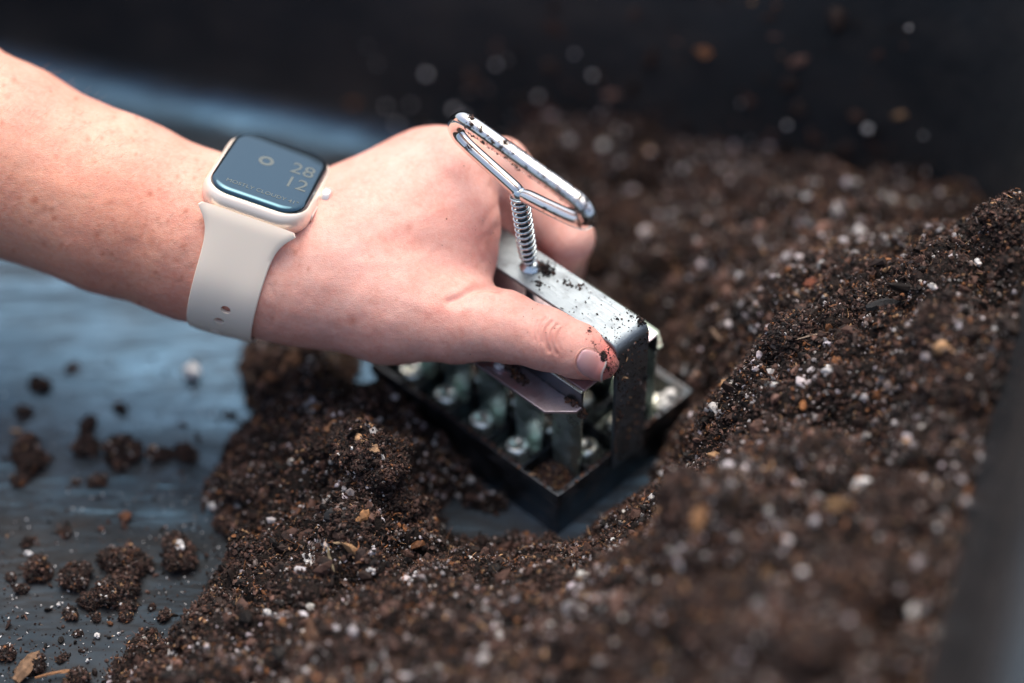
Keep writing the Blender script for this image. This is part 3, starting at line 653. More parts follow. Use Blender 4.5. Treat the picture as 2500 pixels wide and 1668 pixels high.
    # ring handle: one bent wire
    pr_ = catmull([(x, -3., z) for x, z in RING], 8); pl_ = catmull([(x, -3., z) for x, z in RINGL], 8)
    full = np.concatenate([pl_[:-1], pr_])
    n = len(full); rad = np.interp(np.arange(n), [0, 24, 40, 56, 95, 118, n - 1], [2.6, 2.6, 3.0, 3.3, 3.3, 2.9, 2.7])
    full[0, 2] -= .3; v, f = tube(full / 1000, rad / 1000, 20); g = link('ring_handle', mesh('ring_handle', v, f), M_CHROME, P)
    md = g.modifiers.new('e', 'EDGE_SPLIT'); md.split_angle = R_(50)
    v, f = tube(np.array([B - ax * 2.5, B + ax * .2, B + ax * 2.4]) / 1000, np.array([2.6, 2.9, 2.0]) / 1000, 14); link('rod_collar', mesh('rod_collar', v, f), M_ZINC, P)
    return root, full, rad
TOOL, RPATH, RRAD = build_tool()
def L2(P): # tool mm -> world m
    P = np.asarray(P, float) / 1000; return BC + P[..., 0:1] * E1 + P[..., 1:2] * E2 + P[..., 2:3] * np.array([0, 0, 1.])
def build_tool_dirt():
    parts = []
    # on the ring bar
    n = 420; i = RNG.integers(52, 105, n); th = RNG.normal(.8, .9, n) * 1.
    T = np.gradient(RPATH, axis=0); T /= np.linalg.norm(T, axis=1, keepdims=True)
    side = np.array([0, -1., 0]); nrm = np.cross(T, side); nrm[nrm[:, 2] < 0] *= -1
    P = RPATH[i] + T[i] * RNG.uniform(-1, 1, (n, 1)) + (nrm[i] * np.cos(th)[:, None] + side * np.sin(th)[:, None]) * (RRAD[i] + .05)[:, None]
    cl = [RNG.normal(P[k], .55, (16, 3)) for k in RNG.integers(0, n, 16)]
    Q = L2(np.concatenate([P] + cl)); m = len(Q); parts.append(bits(Q, np.clip(RNG.lognormal(-1.55, .5, m), .09, .7) / 1000, ICO0, pal(m, (.4, .3, .2, .08, .03, 0, 0)), .3, .6))
    parts.append(fibres(Q[:70], RNG.uniform(.5, 1.8, 70) / 1000, RNG.uniform(.06, .14, 70) / 1000, pal(70, (.3, .3, .2, .1, .1, 0, 0)), 1.))
    k = L2(np.array([[-9., -3, 140.6]])); kk = np.repeat(k, 60, 0) + RNG.normal(0, .0008, (60, 3)); parts.append(fibres(kk, RNG.uniform(.8, 2, 60) / 1000, RNG.uniform(.08, .2, 60) / 1000, pal(60, (.1, .2, .3, .2, .2, 0, 0)), 1.))
    for c in ([-27., -5.2, 129.2], [12., -5.4, 123.5], [17., -5.2, 124.0]):
        kk = L2(np.array([c]) + RNG.normal(0, .6, (26, 3))); parts.append(bits(kk, RNG.uniform(.1, .35, 26) / 1000, ICO0, pal(26)))
    V, F, C = join(parts); me = mesh('dirt_on_ring', V, F, False, C); me.materials.append(M_SOIL)
    link('dirt_on_ring', me, kind='stuff', label='dark specks of soil stuck along the ring handle', category='dirt')
    parts = []
    n = 150; x = np.concatenate([RNG.uniform(4, 50, 70), RNG.uniform(40, 50, 80)]); y = np.concatenate([RNG.uniform(-8, 8, 70), np.clip(RNG.normal(3, 6, 80), -8.2, 8.2)])
    Q = L2(np.stack([x, y, np.where(x > 47.2, 82.8 - (x - 47.2) ** 2 / 10, 82.9)], -1)); parts.append(bits(Q, np.clip(RNG.lognormal(-1.75, .5, n), .07, .5) / 1000, ICO0, pal(n, (.5, .3, .2, 0, 0, 0, 0)), .3, .7))
    for (cx, cy, s, m) in ((5, 3, 1.8, 150), (8, -4, 1.2, 20), (49, 7.5, .9, 50), (20, 5, 1.3, 14), (15, 3.2, 1.2, 12)):
        q = L2(np.stack([RNG.normal(cx, s, m), np.clip(RNG.normal(cy, s * .8, m), -8.5, 8.5), 83 + abs(RNG.normal(0, .8, m)) * (m > 100)], -1)); parts.append(bits(q, RNG.uniform(.15, .6, m) / 1000, ICO0, pal(m, (.5, .35, .15, 0, 0, 0, 0))))
    # on the outer face of the leg
    m = 420; q = L2(np.stack([np.full(m, 52.3), RNG.uniform(-8.4, 8.4, m), RNG.uniform(18, 79, m)], -1)); parts.append(bits(q, np.clip(RNG.lognormal(-1.5, .55, m), .08, .8) / 1000, ICO0, pal(m, (.2, .3, .2, .1, .05, .05, .1)), .3, .6))
    V, F, C = join(parts); me = mesh('dirt_on_bracket', V, F, False, C); me.materials.append(M_SOIL)
    link('dirt_on_bracket', me, kind='stuff', label='soil specks scattered over the flat steel bracket and its leg', category='dirt')
    parts = []
    # soil in the cells and on the pressing plate
    def heap(cx, cy, z, sx, sy, h, m, p=(.10, .2, .32, .22, .08, .04, .06), r=(.25, .8)):
        a = RNG.normal(0, .5, m); b = RNG.normal(0, .5, m); a, b = np.clip(a, -1, 1), np.clip(b, -1, 1); zz = z + h * np.maximum(0, 1 - a * a - b * b) * RNG.uniform(.3, 1, m)
        parts.append(bits(L2(np.stack([cx + a * sx, cy + b * sy, zz], -1)), RNG.uniform(*r, m) / 1000, ICO0, pal(m, p)))
    heap(38.5, -27.0, 14.3, 9, 8.2, 8, 1900, (.03, .1, .22, .34, .14, .12, .06), (.25, .7))
    heap(19, -24, 14.3, 6, 5, 2, 220); heap(0, -24, 14.3, 6, 5, 1.5, 160); heap(39, -9, 14.3, 8, 7, 2, 300); heap(39, 9, 14.3, 8, 7, 3, 300)
    heap(-19, -30, 14.3, 7, 4, 2, 140); heap(20, -26.5, 56.8, 3.2, 1.8, 1.5, 70, (.1, .15, .3, .25, .2, 0, 0)); heap(14, -25, 56.8, 4, 2, .8, 60)
    for q in range(5): heap(-39 + 19.5 * q, -27, 18.2, 2.2, 2.2, 1.0, 26)
    heap(0, -37, 24.7, 48, .7, .3, 160); heap(50.5, 0, 24.7, .6, 34, .3, 130); heap(42, -22, 56.8, 3, 1.2, 1.2, 60, (.1, .1, .3, .3, .2, 0, 0))
    heap(46.3, -20.5, 52, 1.6, 1.6, 4, 110, (.05, .1, .3, .3, .25, 0, 0), (.2, .5)); heap(51, -8.6, 68, .5, .6, 3, 40, (.1, .1, .3, .3, .2, 0, 0), (.15, .4))
    heap(30, -10, 64.8, 16, 8, .5, 260, (.2, .2, .3, .2, .1, 0, 0), (.1, .5))
    V, F, C = join(parts); me = mesh('soil_in_cells', V, F, False, C); me.materials.append(M_SOIL)
    link('soil_in_cells', me, kind='stuff', label='brown soil lying in the cells and on the pressing plate of the tool', category='soil')
build_tool_dirt(); tick('build_tool_dirt')
def tpeb(c, r, lab):
    o = pebble(500, 400, 0, r, lab, .72); o.location = L2(np.array(c, float)); return o
tpeb((10, -27.5, 57.6), 2.1, 'white grain resting on the purple flange of the tool'); tpeb((7.5, -25, 57.4), 1.5, 'smaller white grain behind the one on the purple flange')
tpeb((46, 27, 21), 2.6, 'white grain caught inside the far corner of the tool'); tpeb((45, 32, 23), 2.3, 'white grain at the outermost far corner cell of the tool'); tpeb((42, 31, 18), 2.2, 'lower white grain in the far corner cell of the tool')

# ================================================================== HAND AND FOREARM
def seg(P, a, b, ra, rb):
    ba = b - a; t = np.clip(((P - a) @ ba) / (ba @ ba), 0, 1); d = P - a - t[:, None] * ba
    return np.sqrt((d * d).sum(1)) - (ra + t * (rb - ra))
def smin(a, b, k):
    h = np.clip(.5 + .5 * (b - a) / k, 0, 1); return b * (1 - h) + a * h - k * h * (1 - h)
c = Pc
HS = [ # (a, b, ra, rb, k) rounded limbs blended one after another
 (c(-430, -10, -48), c(-90, 118, -34), 47, 40.5, 8),
 (c(-90, 118, -34), c(0, 158, -29), 39.2, 35.7, 6),
 (c(0, 158, -29), c(120, 207, -27), 35.9, 32.9, 6),
 (c(120, 207, -27), c(199, 237, -25.5), 33.0, 31.3, 6),
 (c(199, 237, -25.5), c(262, 254, -25), 31.3, 26.6, 6),
 (c(238, 268, -21), c(300, 284, -18), 22.5, 20, 10),      # radial side of the wrist
 (c(262, 240, -28), c(330, 228, -30), 21.5, 17, 10),
 (c(262, 254, -25), c(350, 262, -20), 24.2, 21, 10),
 (c(320, 218, -32), c(421, 158, -37), 14, 10.8, 12),      # metacarpals, little-finger side first
 (c(330, 226, -26), c(447, 158, -28), 14.5, 11.6, 12),
 (c(335, 240, -22), c(462, 182, -21), 15.5, 12.4, 12),
 (c(335, 255, -18), c(466, 222, -15), 17, 12.8, 12),
 (c(340, 270, -18), c(462, 262, -17), 18, 11.8, 12),
 (c(300, 284, -18), c(390, 306, -15), 20, 20.2, 12),      # thenar mass
 (c(390, 306, -15), c(456, 320, -8), 20.2, 14.6, 10),
 (c(452, 262, -17), c(456, 300, -14), 12, 11.5, 8),       # web
 (c(456, 321, -7), c(505, 327, -1), 14.3, 12.2, 8),       # thumb
 (c(505, 327, -1), c(546, 338.5, 3), 12.0, 11.1, 5),
 (c(546, 338.5, 3), c(578, 350, 5), 11.0, 9.9, 4),
 (c(578, 350, 5), c(599, 360, 5), 9.9, 7.9, 3),
 (c(462, 172, -24), c(500, 168, -32), 11.8, 10.6, 7),     # forefinger, first bone
 (c(500, 168, -32), c(569, 239, -33), 10.4, 9.5, 5),
 (c(569, 239, -33), c(566, 268, -52), 9.2, 7.6, 4),
 (c(452, 190, -34), c(498, 214, -42), 12, 10, 7),         # middle finger behind it
 (c(498, 214, -42), c(541, 262, -48), 10, 9, 5),
 (c(541, 262, -48), c(528, 300, -62), 8.8, 7.4, 4),
 (c(440, 200, -50), c(500, 262, -60), 11, 9, 6),          # ring finger under the palm
 (c(500, 262, -60), c(488, 312, -62), 8.6, 7.4, 4),
 (c(415, 190, -60), c(455, 262, -72), 10, 8, 6),          # little finger
 (c(455, 262, -72), c(450, 302, -68), 7.8, 6.8, 4),
]
def hand_sdf(P):
    d = seg(P, *HS[0][:4])
    for a, b, ra, rb, k in HS[1:]: d = smin(d, seg(P, a, b, ra, rb), k)
    # thumb tip flattens towards the nail, pulp bulges
    return d
def sdf_grad(P, e=.4):
    g = np.stack([hand_sdf(P + dv) - hand_sdf(P - dv) for dv in np.eye(3) * e], -1); return g / (np.linalg.norm(g, axis=1, keepdims=True) + 1e-9)
def surface_nets(lo, hi, h):
    n = np.ceil((hi - lo) / h).astype(int); cs = 5
    nc = np.ceil(n / cs).astype(int) + 1; n = (nc - 1) * cs + 1
    gc = np.stack(np.meshgrid(*[lo[i] + np.arange(nc[i]) * h * cs for i in range(3)], indexing='ij'), -1)
    dc = hand_sdf(gc.reshape(-1, 3)).reshape(nc)
    near = np.abs(dc) < h * cs * 1.9
    cell = np.zeros(nc - 1, bool)
    for a in (0, 1):
        for b in (0, 1):
            for g in (0, 1): cell |= near[a:nc[0] - 1 + a, b:nc[1] - 1 + b, g:nc[2] - 1 + g]
    full = np.repeat(np.repeat(np.repeat(dc, cs, 0), cs, 1), cs, 2)[:n[0], :n[1], :n[2]].astype(np.float32)
    m = np.repeat(np.repeat(np.repeat(cell, cs, 0), cs, 1), cs, 2); mm = np.zeros(n, bool); mm[:m.shape[0], :m.shape[1], :m.shape[2]] = m
    for ax in range(3):
        sh = np.roll(mm, 1, ax); mm |= sh
    ii = np.argwhere(mm); pts = lo + ii * h; vals = np.concatenate([hand_sdf(q) for q in np.array_split(pts, max(1, len(pts) // 300000))])
    full[mm] = vals
    s = full < 0
    act = np.zeros(np.array(n) - 1, np.uint8)
    for a in (0, 1):
        for b in (0, 1):
            for g in (0, 1): act += s[a:n[0] - 1 + a, b:n[1] - 1 + b, g:n[2] - 1 + g]
    ci = np.argwhere((act > 0) & (act < 8)); idm = -np.ones(np.array(n) - 1, np.int64); idm[tuple(ci.T)] = np.arange(len(ci))
    acc = np.zeros((len(ci), 3)); cnt = np.zeros(len(ci))
    corners = [(a, b, g) for a in (0, 1) for b in (0, 1) for g in (0, 1)]
    for a in corners:
        for ax in range(3):
            if a[ax]: continue
            b = list(a); b[ax] = 1; fa = full[tuple((ci + a).T)]; fb = full[tuple((ci + b).T)]
            x = (fa < 0) != (fb < 0); t = fa / np.where(fa == fb, 1, fa - fb)
            q = np.array(a, float)[None] + np.eye(3)[ax][None] * t[:, None]; acc[x] += q[x]; cnt[x] += 1
    V = lo + (ci + acc / cnt[:, None]) * h
    F = []
    for ax in range(3):
        o1, o2 = (ax + 1) % 3, (ax + 2) % 3
        sl0 = [slice(1, n[i] - 1) for i in range(3)]; sl1 = list(sl0); sl0[ax] = slice(0, n[ax] - 1); sl1[ax] = slice(1, n[ax])
        a = s[tuple(sl0)]; b = s[tuple(sl1)]; e = np.argwhere(a != b); base = e.copy(); base[:, o1] += 1; base[:, o2] += 1
        flip = a[tuple(e.T)]
        d1 = np.eye(3, dtype=int)[o1]; d2 = np.eye(3, dtype=int)[o2]
        q = np.stack([idm[tuple((base - k).T)] for k in (d1 * 0, d1, d1 + d2, d2)], -1)
        q[~flip] = q[~flip][:, ::-1]; F.append(q)
    F = np.concatenate(F); F = F[(F >= 0).all(1)]
    return V, F
CREASES = [ # polylines in image coordinates, half width mm, depth mm
 ([(449, 301), (459, 297), (470, 291), (482, 288), (500, 290)], 1.3, 1.5),
 ([(455, 306), (470, 300), (488, 299)], 1.6, .5),
 ([(552, 322), (547, 328), (545, 335), (546, 343), (549, 351)], .75, .75),
 ([(557, 325), (552, 331), (551, 338), (553, 347), (557, 354)], .6, .45),
 ([(546, 318), (541, 325), (539, 333), (541, 342)], .7, .5),
 ([(561, 329), (558, 335), (558, 342), (561, 350)], .5, .3),
 ([(536, 322), (534, 331), (535, 340)], .6, .25),
 ([(498, 228), (492, 248), (497, 266), (503, 278)], 1.8, .7),
 ([(488, 235), (478, 248), (484, 262)], 1.6, .35),
 ([(498, 206), (489, 216), (484, 226)], 1.4, .3),
 ([(292, 212), (298, 238), (299, 262), (294, 290)], .8, .28),
 ([(306, 205), (312, 228), (312, 250)], .9, .2),
 ([(270, 285), (276, 305), (272, 325)], .8, .28),
 ([(500, 312), (520, 314), (535, 320)], 1.5, .2),
]
TENDON = [([(330, 226), (380, 196), (421, 160)], 2.6, .2), ([(335, 236), (390, 206), (447, 168)], 2.6, .22), ([(340, 250), (400, 226), (462, 200)], 2.8, .2),
          ([(350, 262), (410, 262), (440, 240)], 1.7, .1), ([(330, 282), (380, 296), (450, 312)], 3, .15)]
def pdist(X, Y, poly):
    q = np.array([[(a - 512) * 890 / FPX, (341.5 - b) * 890 / FPX] for a, b in poly]); q = catmull(q, 6); best = np.full(len(X), 1e9)
    for p0, p1 in zip(q[:-1], q[1:]):
        d = p1 - p0; t = np.clip(((X - p0[0]) * d[0] + (Y - p0[1]) * d[1]) / (d @ d + 1e-9), 0, 1); best = np.minimum(best, np.hypot(X - p0[0] - t * d[0], Y - p0[1] - t * d[1]))
    return best
def vn3(P, s, k=0):
    g = P / s; i = np.floor(g).astype(np.int64); f = g - i; f = f * f * (3 - 2 * f); out = 0
    for a in (0, 1):
        for b in (0, 1):
            for e in (0, 1):
                w = (f[:, 0] if a else 1 - f[:, 0]) * (f[:, 1] if b else 1 - f[:, 1]) * (f[:, 2] if e else 1 - f[:, 2])
                out = out + w * hsh(i[:, 0] + a, i[:, 1] + b + (i[:, 2] + e) * 7919, k)
    return out - .5
def proj2(P):
    D = 890 - P[:, 2]; return 512 + P[:, 0] / D * FPX, 341.5 - P[:, 1] / D * FPX
# skin
def mat_skin():
    m = N('skin', Roughness=.48, Specular_IOR_Level=.38, Subsurface_Weight=.22, Subsurface_Scale=.004)
    m.b.inputs['Subsurface Radius'].default_value = (1.0, .35, .2)
    pale, rosy, warm = (.77, .445, .375), (.74, .30, .24), (.71, .25, .155)
    n1 = m.noise(34, detail=5, rough=.6); n2 = m.noise(150, detail=5, rough=.65); n3 = m.noise(620, detail=3)
    c1 = m.mix(m.ramp(n1, [(.35, 0.), (.68, .75)]), pale, rosy)
    c1 = m.mix(m.attr('warm'), c1, m.mix(m.ramp(n1, [(.3, 0.), (.7, .8)]), (.76, .38, .25), warm))
    c1 = m.mix(m.ramp(n2, [(.42, 0.), (.66, .42)]), c1, (.66, .24, .17))
    c1 = m.mix(m.ramp(n3, [(.35, 0.), (.7, .22)]), c1, (.82, .60, .50))
    c1 = m.mix(m.attr('red'), c1, (.68, .17, .15))
    c1 = m.mix(m.attr('freckle'), c1, (.46, .12, .06))
    m.set('Base_Color', c1)
    f = m.n('ShaderNodeTexVoronoi', feature='DISTANCE_TO_EDGE', Scale=1500.); m.t.links.new(m.co((1, .7, 1)), f.inputs['Vector'])
    b1 = m.bump(m.ramp(f.outputs['Distance'], [(0., 0.), (.25, 1.)]), .35, .0002)
    b2 = m.bump(m.noise(260, m.co((1, .5, 1)), detail=7, rough=.66), .4, .0009, b1)
    return m.m
M_SKIN = mat_skin()
def build_hand():
    lo = np.array([-330., -32, -120]); hi = np.array([52., 165, 26.])
    V, F = surface_nets(lo, hi, .85)
    import bmesh
    px, py = proj2(V); sel = (px > 478) & (py > 280) & (py < 395) & (V[:, 2] > -12)
    me0 = mesh('tmp', V, F); bm = bmesh.new(); bm.from_mesh(me0); bm.verts.ensure_lookup_table()
    sv = {bm.verts[int(k)] for k in np.nonzero(sel)[0]}
    bmesh.ops.subdivide_edges(bm, edges=[e for e in bm.edges if e.verts[0] in sv and e.verts[1] in sv], cuts=1, use_grid_fill=True)
    bmesh.ops.triangulate(bm, faces=[f for f in bm.faces if len(f.verts) > 4]); bm.to_mesh(me0); bm.free()
    V = np.zeros(len(me0.vertices) * 3, np.float32); me0.vertices.foreach_get('co', V); V = V.reshape(-1, 3).astype(float); F = [tuple(p.vertices) for p in me0.polygons]; bpy.data.meshes.remove(me0)
    for _ in range(2): g = sdf_grad(V); V = V - g * hand_sdf(V)[:, None] * .9
    g = sdf_grad(V); front = np.clip(g[:, 2] * 3 + .2, 0, 1)
    X, Y = (V[:, 0] / (890 - V[:, 2]) * 890), (V[:, 1] / (890 - V[:, 2]) * 890); disp = np.zeros(len(V))
    for poly, w_, dp in CREASES: disp -= dp * np.exp(-(pdist(X, Y, poly) / w_) ** 2) * front
    for poly, w_, dp in TENDON: disp += dp * np.exp(-(pdist(X, Y, poly) / w_) ** 2) * front
    disp += 1.0 * vn3(V, 18, 3) + .42 * vn3(V, 7, 4) + .16 * vn3(V, 2.6, 5)
    # nail bed: sunk outline round the nail
    V = V + g * disp[:, None]
    px, py = proj2(V)
    red = np.zeros(len(V)); warm = np.clip((330 - px) / 200, 0, 1.) * (.45 + .55 * np.clip((py - 60 - .45 * px) / 110, 0, 1)) + .10 * np.clip((py - 300) / 60, 0, 1)
    for cx, cy, r, a in ((609, 352, 14, .75), (606, 372, 11, .65), (592, 335, 14, .2), (585, 372, 14, .15), (549, 340, 12, .12), (500, 262, 12, .22), (545, 255, 14, .5), (505, 250, 10, .45), (440, 310, 22, .14), (585, 262, 10, .2), (470, 230, 16, .12), (440, 150, 16, .12), (30, 110, 26, .12), (90, 290, 40, .14), (170, 300, 30, .12)):
        red += a * np.exp(-(((px - cx) ** 2 + (py - cy) ** 2) / r ** 2))
    red += .35 * np.clip((-V[:, 2] - 48) / 10, 0, 1) * (px > 480)
    fr = np.zeros(len(V)); fl = [(35, 200, 2.3, .8), (150, 194, 1.7, .8), (186, 211, 1.5, .7), (110, 202, 2.4, .5), (97, 235, 1.8, .55), (152, 241, 2.4, .4), (353, 321, 2.4, .5), (52, 209, 1.8, .5), (44, 210, 1.5, .4), (125, 222, 1.5, .4), (57, 158, 1.4, .35), (14, 80, 1.6, .5), (118, 129, 1.6, .3), (396, 300, 1.1, .35), (409, 227, 2.2, .25), (375, 160, 1.4, .25), (420, 205, 1.6, .2), (158, 219, 1., .7), (370, 292, .9, .4)]
    for _ in range(300): fl.append((RNG.uniform(-60, 330), RNG.uniform(50, 330), RNG.uniform(.55, 1.4), RNG.uniform(.15, .6)))
    for _ in range(60): fl.append((RNG.uniform(290, 520), RNG.uniform(130, 345), RNG.uniform(.5, 1.2), RNG.uniform(.08, .25)))
    for cx, cy, r, a in fl:
        r *= 1.75; k = (abs(px - cx) < r * 3) & (abs(py - cy) < r * 3); kk = np.nonzero(k)[0]
        fr[kk] += a * np.exp(-(((px[kk] - cx) ** 2 + ((py[kk] - cy) * RNG.uniform(.8, 1.3)) ** 2) / r ** 2)) * (g[kk, 2] > -.2)
    me = mesh('person', c2w(V), F, True, None, {'red': np.clip(red, 0, 1), 'warm': np.clip(warm, 0, 1), 'freckle': np.clip(fr, 0, .85)})
    me.materials.append(M_SKIN)
    o = link('person', me, label='freckled left forearm and hand reaching in and gripping the metal tool', category='person')
    return o
HAND = build_hand(); tick('HAND = build_hand')
def to_skin(px, py, Z0=40, off=0.):
    """first skin point on the line of sight"""
    px = np.atleast_1d(px).astype(float); py = np.atleast_1d(py).astype(float); Z = np.full(len(px), float(Z0)); alive = np.ones(len(px), bool)
    for _ in range(70):
        P = np.stack([(px - 512) * (890 - Z) / FPX, (341.5 - py) * (890 - Z) / FPX, Z], -1); d = hand_sdf(P) ; Z = Z - np.clip(d * .8, -2, 6)
    P = np.stack([(px - 512) * (890 - Z) / FPX, (341.5 - py) * (890 - Z) / FPX, Z], -1); ok = np.abs(hand_sdf(P)) < .3
    g = sdf_grad(P); return P + g * off, g, ok
def build_nail():
    # nail plate laid on the thumb: grid in (along, across), lifted and curved
    a0, a1 = np.array([578.5, 354.5]), np.array([606., 370.]); ax = (a1 - a0) / np.linalg.norm(a1 - a0); cr = np.array([-ax[1], ax[0]])
    n, m = 30, 22; rows = []; top = []
    for i in range(n):
        u = i / (n - 1); hw = 1.0 * math.sqrt(max(0.02, 1 - (1 - min(u / .42, 1)) ** 2)) * (1 - .22 * max(0, u - .75) / .25 - .05 * u)
        for j in range(m):
            v = (j / (m - 1)) * 2 - 1; p = a0 + ax * (u * 29 + (5.5 * v * v * min(1, u * 2) if v > 0 else -2.5 * v * v * min(1, u * 2))) + cr * (v * hw * (16.5 if v > 0 else 12.0)); top.append(p)
    top = np.array(top); P, g, ok = to_skin(top[:, 0], top[:, 1], 40, 0)
    u = np.repeat(np.arange(n) / (n - 1), m); v = np.tile(np.arange(m) / (m - 1) * 2 - 1, n)
    edge = np.maximum(np.abs(v) ** 6, np.clip((.06 - u) / .06, 0, 1))
    lift = .62 * (1 - edge) + .12 * u - .16 * edge + .35 * np.clip((u - .85) / .15, 0, 1)
    Pt = P + g * lift[:, None]; Pb = P - g * .3
    V = np.concatenate([Pt, Pb]); F = []; o = n * m
    for i in range(n - 1):
        for j in range(m - 1): a = i * m + j; F.append((a, a + m, a + m + 1, a + 1)); F.append((o + a, o + a + 1, o + a + m + 1, o + a + m))
    bd = [j for j in range(m)] + [i * m + m - 1 for i in range(1, n)] + [(n - 1) * m + j for j in range(m - 2, -1, -1)] + [i * m for i in range(n - 2, 0, -1)]
    for a, b in zip(bd, bd[1:] + bd[:1]): F.append((a, b, o + b, o + a))
    mn = N('nail', Roughness=.2, Specular_IOR_Level=.5, Coat_Weight=.3, Coat_Roughness=.15, Subsurface_Weight=.15, Subsurface_Scale=.002)
    mn.set('Base_Color', mn.ramp(mn.attr('along'), [(0., (.60, .36, .38)), (.35, (.66, .38, .36)), (.8, (.68, .30, .27)), (.92, (.62, .24, .2)), (.97, (.55, .47, .44)), (1., (.45, .42, .40))]))
    me = mesh('thumb_nail', c2w(V), F, True, None, {'along': np.concatenate([u, u])}); me.materials.append(mn.m)
    link('thumb_nail', me, None, HAND)
    # skin fold round the nail root
    fp = []
    for t in np.linspace(-1.0, 1.0, 26):
        if abs(t) < .62: a = t / .62 * math.pi / 2; p = a0 + ax * (11 - 12.2 * math.cos(a)) + cr * ((17 if a > 0 else 12.6) * math.sin(a))
        else: s = (abs(t) - .62) / .38; p = a0 + ax * (11 + 14 * s) + cr * (17 - s if t > 0 else -12.6 + 1.2 * s)
        fp.append(p)
    fp = np.array(fp); P, g, ok = to_skin(fp[:, 0], fp[:, 1], 40, 0); P = P + g * .05
    rad = np.interp(np.linspace(-1, 1, 26), [-1, -.8, 0, .8, 1], [.12, .34, .5, .34, .12]) 
    v, f = tube(P, rad, 10)
    me = mesh('nail_fold', c2w(v), f, True, None, {'red': np.full(len(v), .22), 'warm': np.full(len(v), .3), 'freckle': np.zeros(len(v))}); me.materials.append(M_SKIN); link('nail_fold', me, None, HAND)
    # dirt on thumb tip
    n = 330; pts = np.concatenate([np.stack([RNG.normal(602, 7, 120), RNG.normal(358, 9, 120)], -1), np.stack([RNG.uniform(0, 1, 130), np.zeros(130)], -1) @ np.array([[22., 34.], [0, 0]]) + [589, 338] + RNG.normal(0, 1.1, (130, 2)), np.stack([RNG.normal(612, 3, 50), RNG.normal(362, 8, 50)], -1), np.stack([RNG.normal(590, 1.5, 30), RNG.normal(332, 3, 30)], -1)])
    P, g, ok = to_skin(pts[:, 0], pts[:, 1], 40, .25); P = P[ok]; g = g[ok]; onn = ((P[:, :1] * 0 + 1).ravel() > 0); Pw = c2w(P); k = len(Pw)
    r = np.clip(RNG.lognormal(-2., .5, k), .05, .4) / 1000; parts = [bits(Pw, r, ICO0, pal(k, (.5, .3, .2, 0, 0, 0, 0)), .3, .7)]
    q, gq, ok = to_skin(RNG.normal(603, 1.2, 60), RNG.normal(356, 2.3, 60), 40, .6); parts.append(bits(c2w(q[ok]), RNG.uniform(.2, .6, ok.sum()) / 1000, ICO0, pal(ok.sum(), (.4, .4, .2, 0, 0, 0, 0))))
    q, gq, ok = to_skin(RNG.uniform(592, 612, 50), RNG.uniform(335, 375, 50), 40, .3); parts.append(fibres(c2w(q[ok]), RNG.uniform(.5, 1.8, ok.sum()) / 1000, np.full(ok.sum(), .00009), pal(ok.sum(), (.5, .3, .2, 0, 0, 0, 0)), 1.))
    V, F, C = join(parts); me = mesh('dirt_on_thumb', V, F, False, C); me.materials.append(M_SOIL); link('dirt_on_thumb', me, kind='stuff', label='specks of dark soil stuck to the tip of the thumb', category='dirt')
build_nail(); tick('build_nail')
def build_hair():
    mh = N('arm_hair', Roughness=.5, Base_Color=(.42, .24, .13)); parts = []
    rows = []
    px = np.concatenate([RNG.uniform(-10, 130, 26), RNG.uniform(-10, 205, 240)]); t = np.concatenate([np.full(26, .0), RNG.uniform(.02, .9, 240)])
    top = 41 + .62 * px; bot = 266 + .27 * px; py = top + 3 + (bot - top - 8) * t
    P, g, ok = to_skin(px, py, 40, 0.); P, g = P[ok], g[ok]; vs, fs, o = [], [], 0
    for i, (p, n_) in enumerate(zip(P, g)):
        L = random.uniform(2.5, 6.5); d = np.array([.55, .25 + random.uniform(-.3, .3), .1]); d = d / np.linalg.norm(d)
        L *= .75; up = .28 if i < 23 else .18
        q = np.array([p, p + n_ * L * up * .5 + d * L * .35, p + n_ * L * up * .7 + d * L * .7, p + n_ * L * up * .75 + d * L])
        v, f = tube(q, np.array([.035, .03, .025, .01]), 3); vs.append(v); fs += [tuple(a + o for a in ff) for ff in f]; o += len(v)
    me = mesh('arm_hair', c2w(np.concatenate(vs)), fs); me.materials.append(mh.m); link('arm_hair', me, None, HAND, kind='stuff')
def hand_dust():
    px = np.concatenate([RNG.normal(560, 26, 60), RNG.normal(480, 20, 30), RNG.uniform(200, 290, 26)]); py = np.concatenate([RNG.normal(330, 16, 60), RNG.normal(240, 40, 30), RNG.uniform(230, 330, 26)])
    P, g, ok = to_skin(px[:90], py[:90], 40, .1); P = P[ok]; n = len(P)
    V, F, C = bits(c2w(P), np.clip(RNG.lognormal(-2.3, .4, n), .04, .22) / 1000, ICO0, pal(n, (.4, .3, .3, 0, 0, 0, 0)), .3, .5)
    me = mesh('dust_on_hand', V, F, False, C); me.materials.append(M_SOIL); link('dust_on_hand', me, kind='stuff', label='sparse specks of soil on the knuckles and the side of the thumb', category='dirt')
hand_dust()
build_hair(); tick('build_hair')

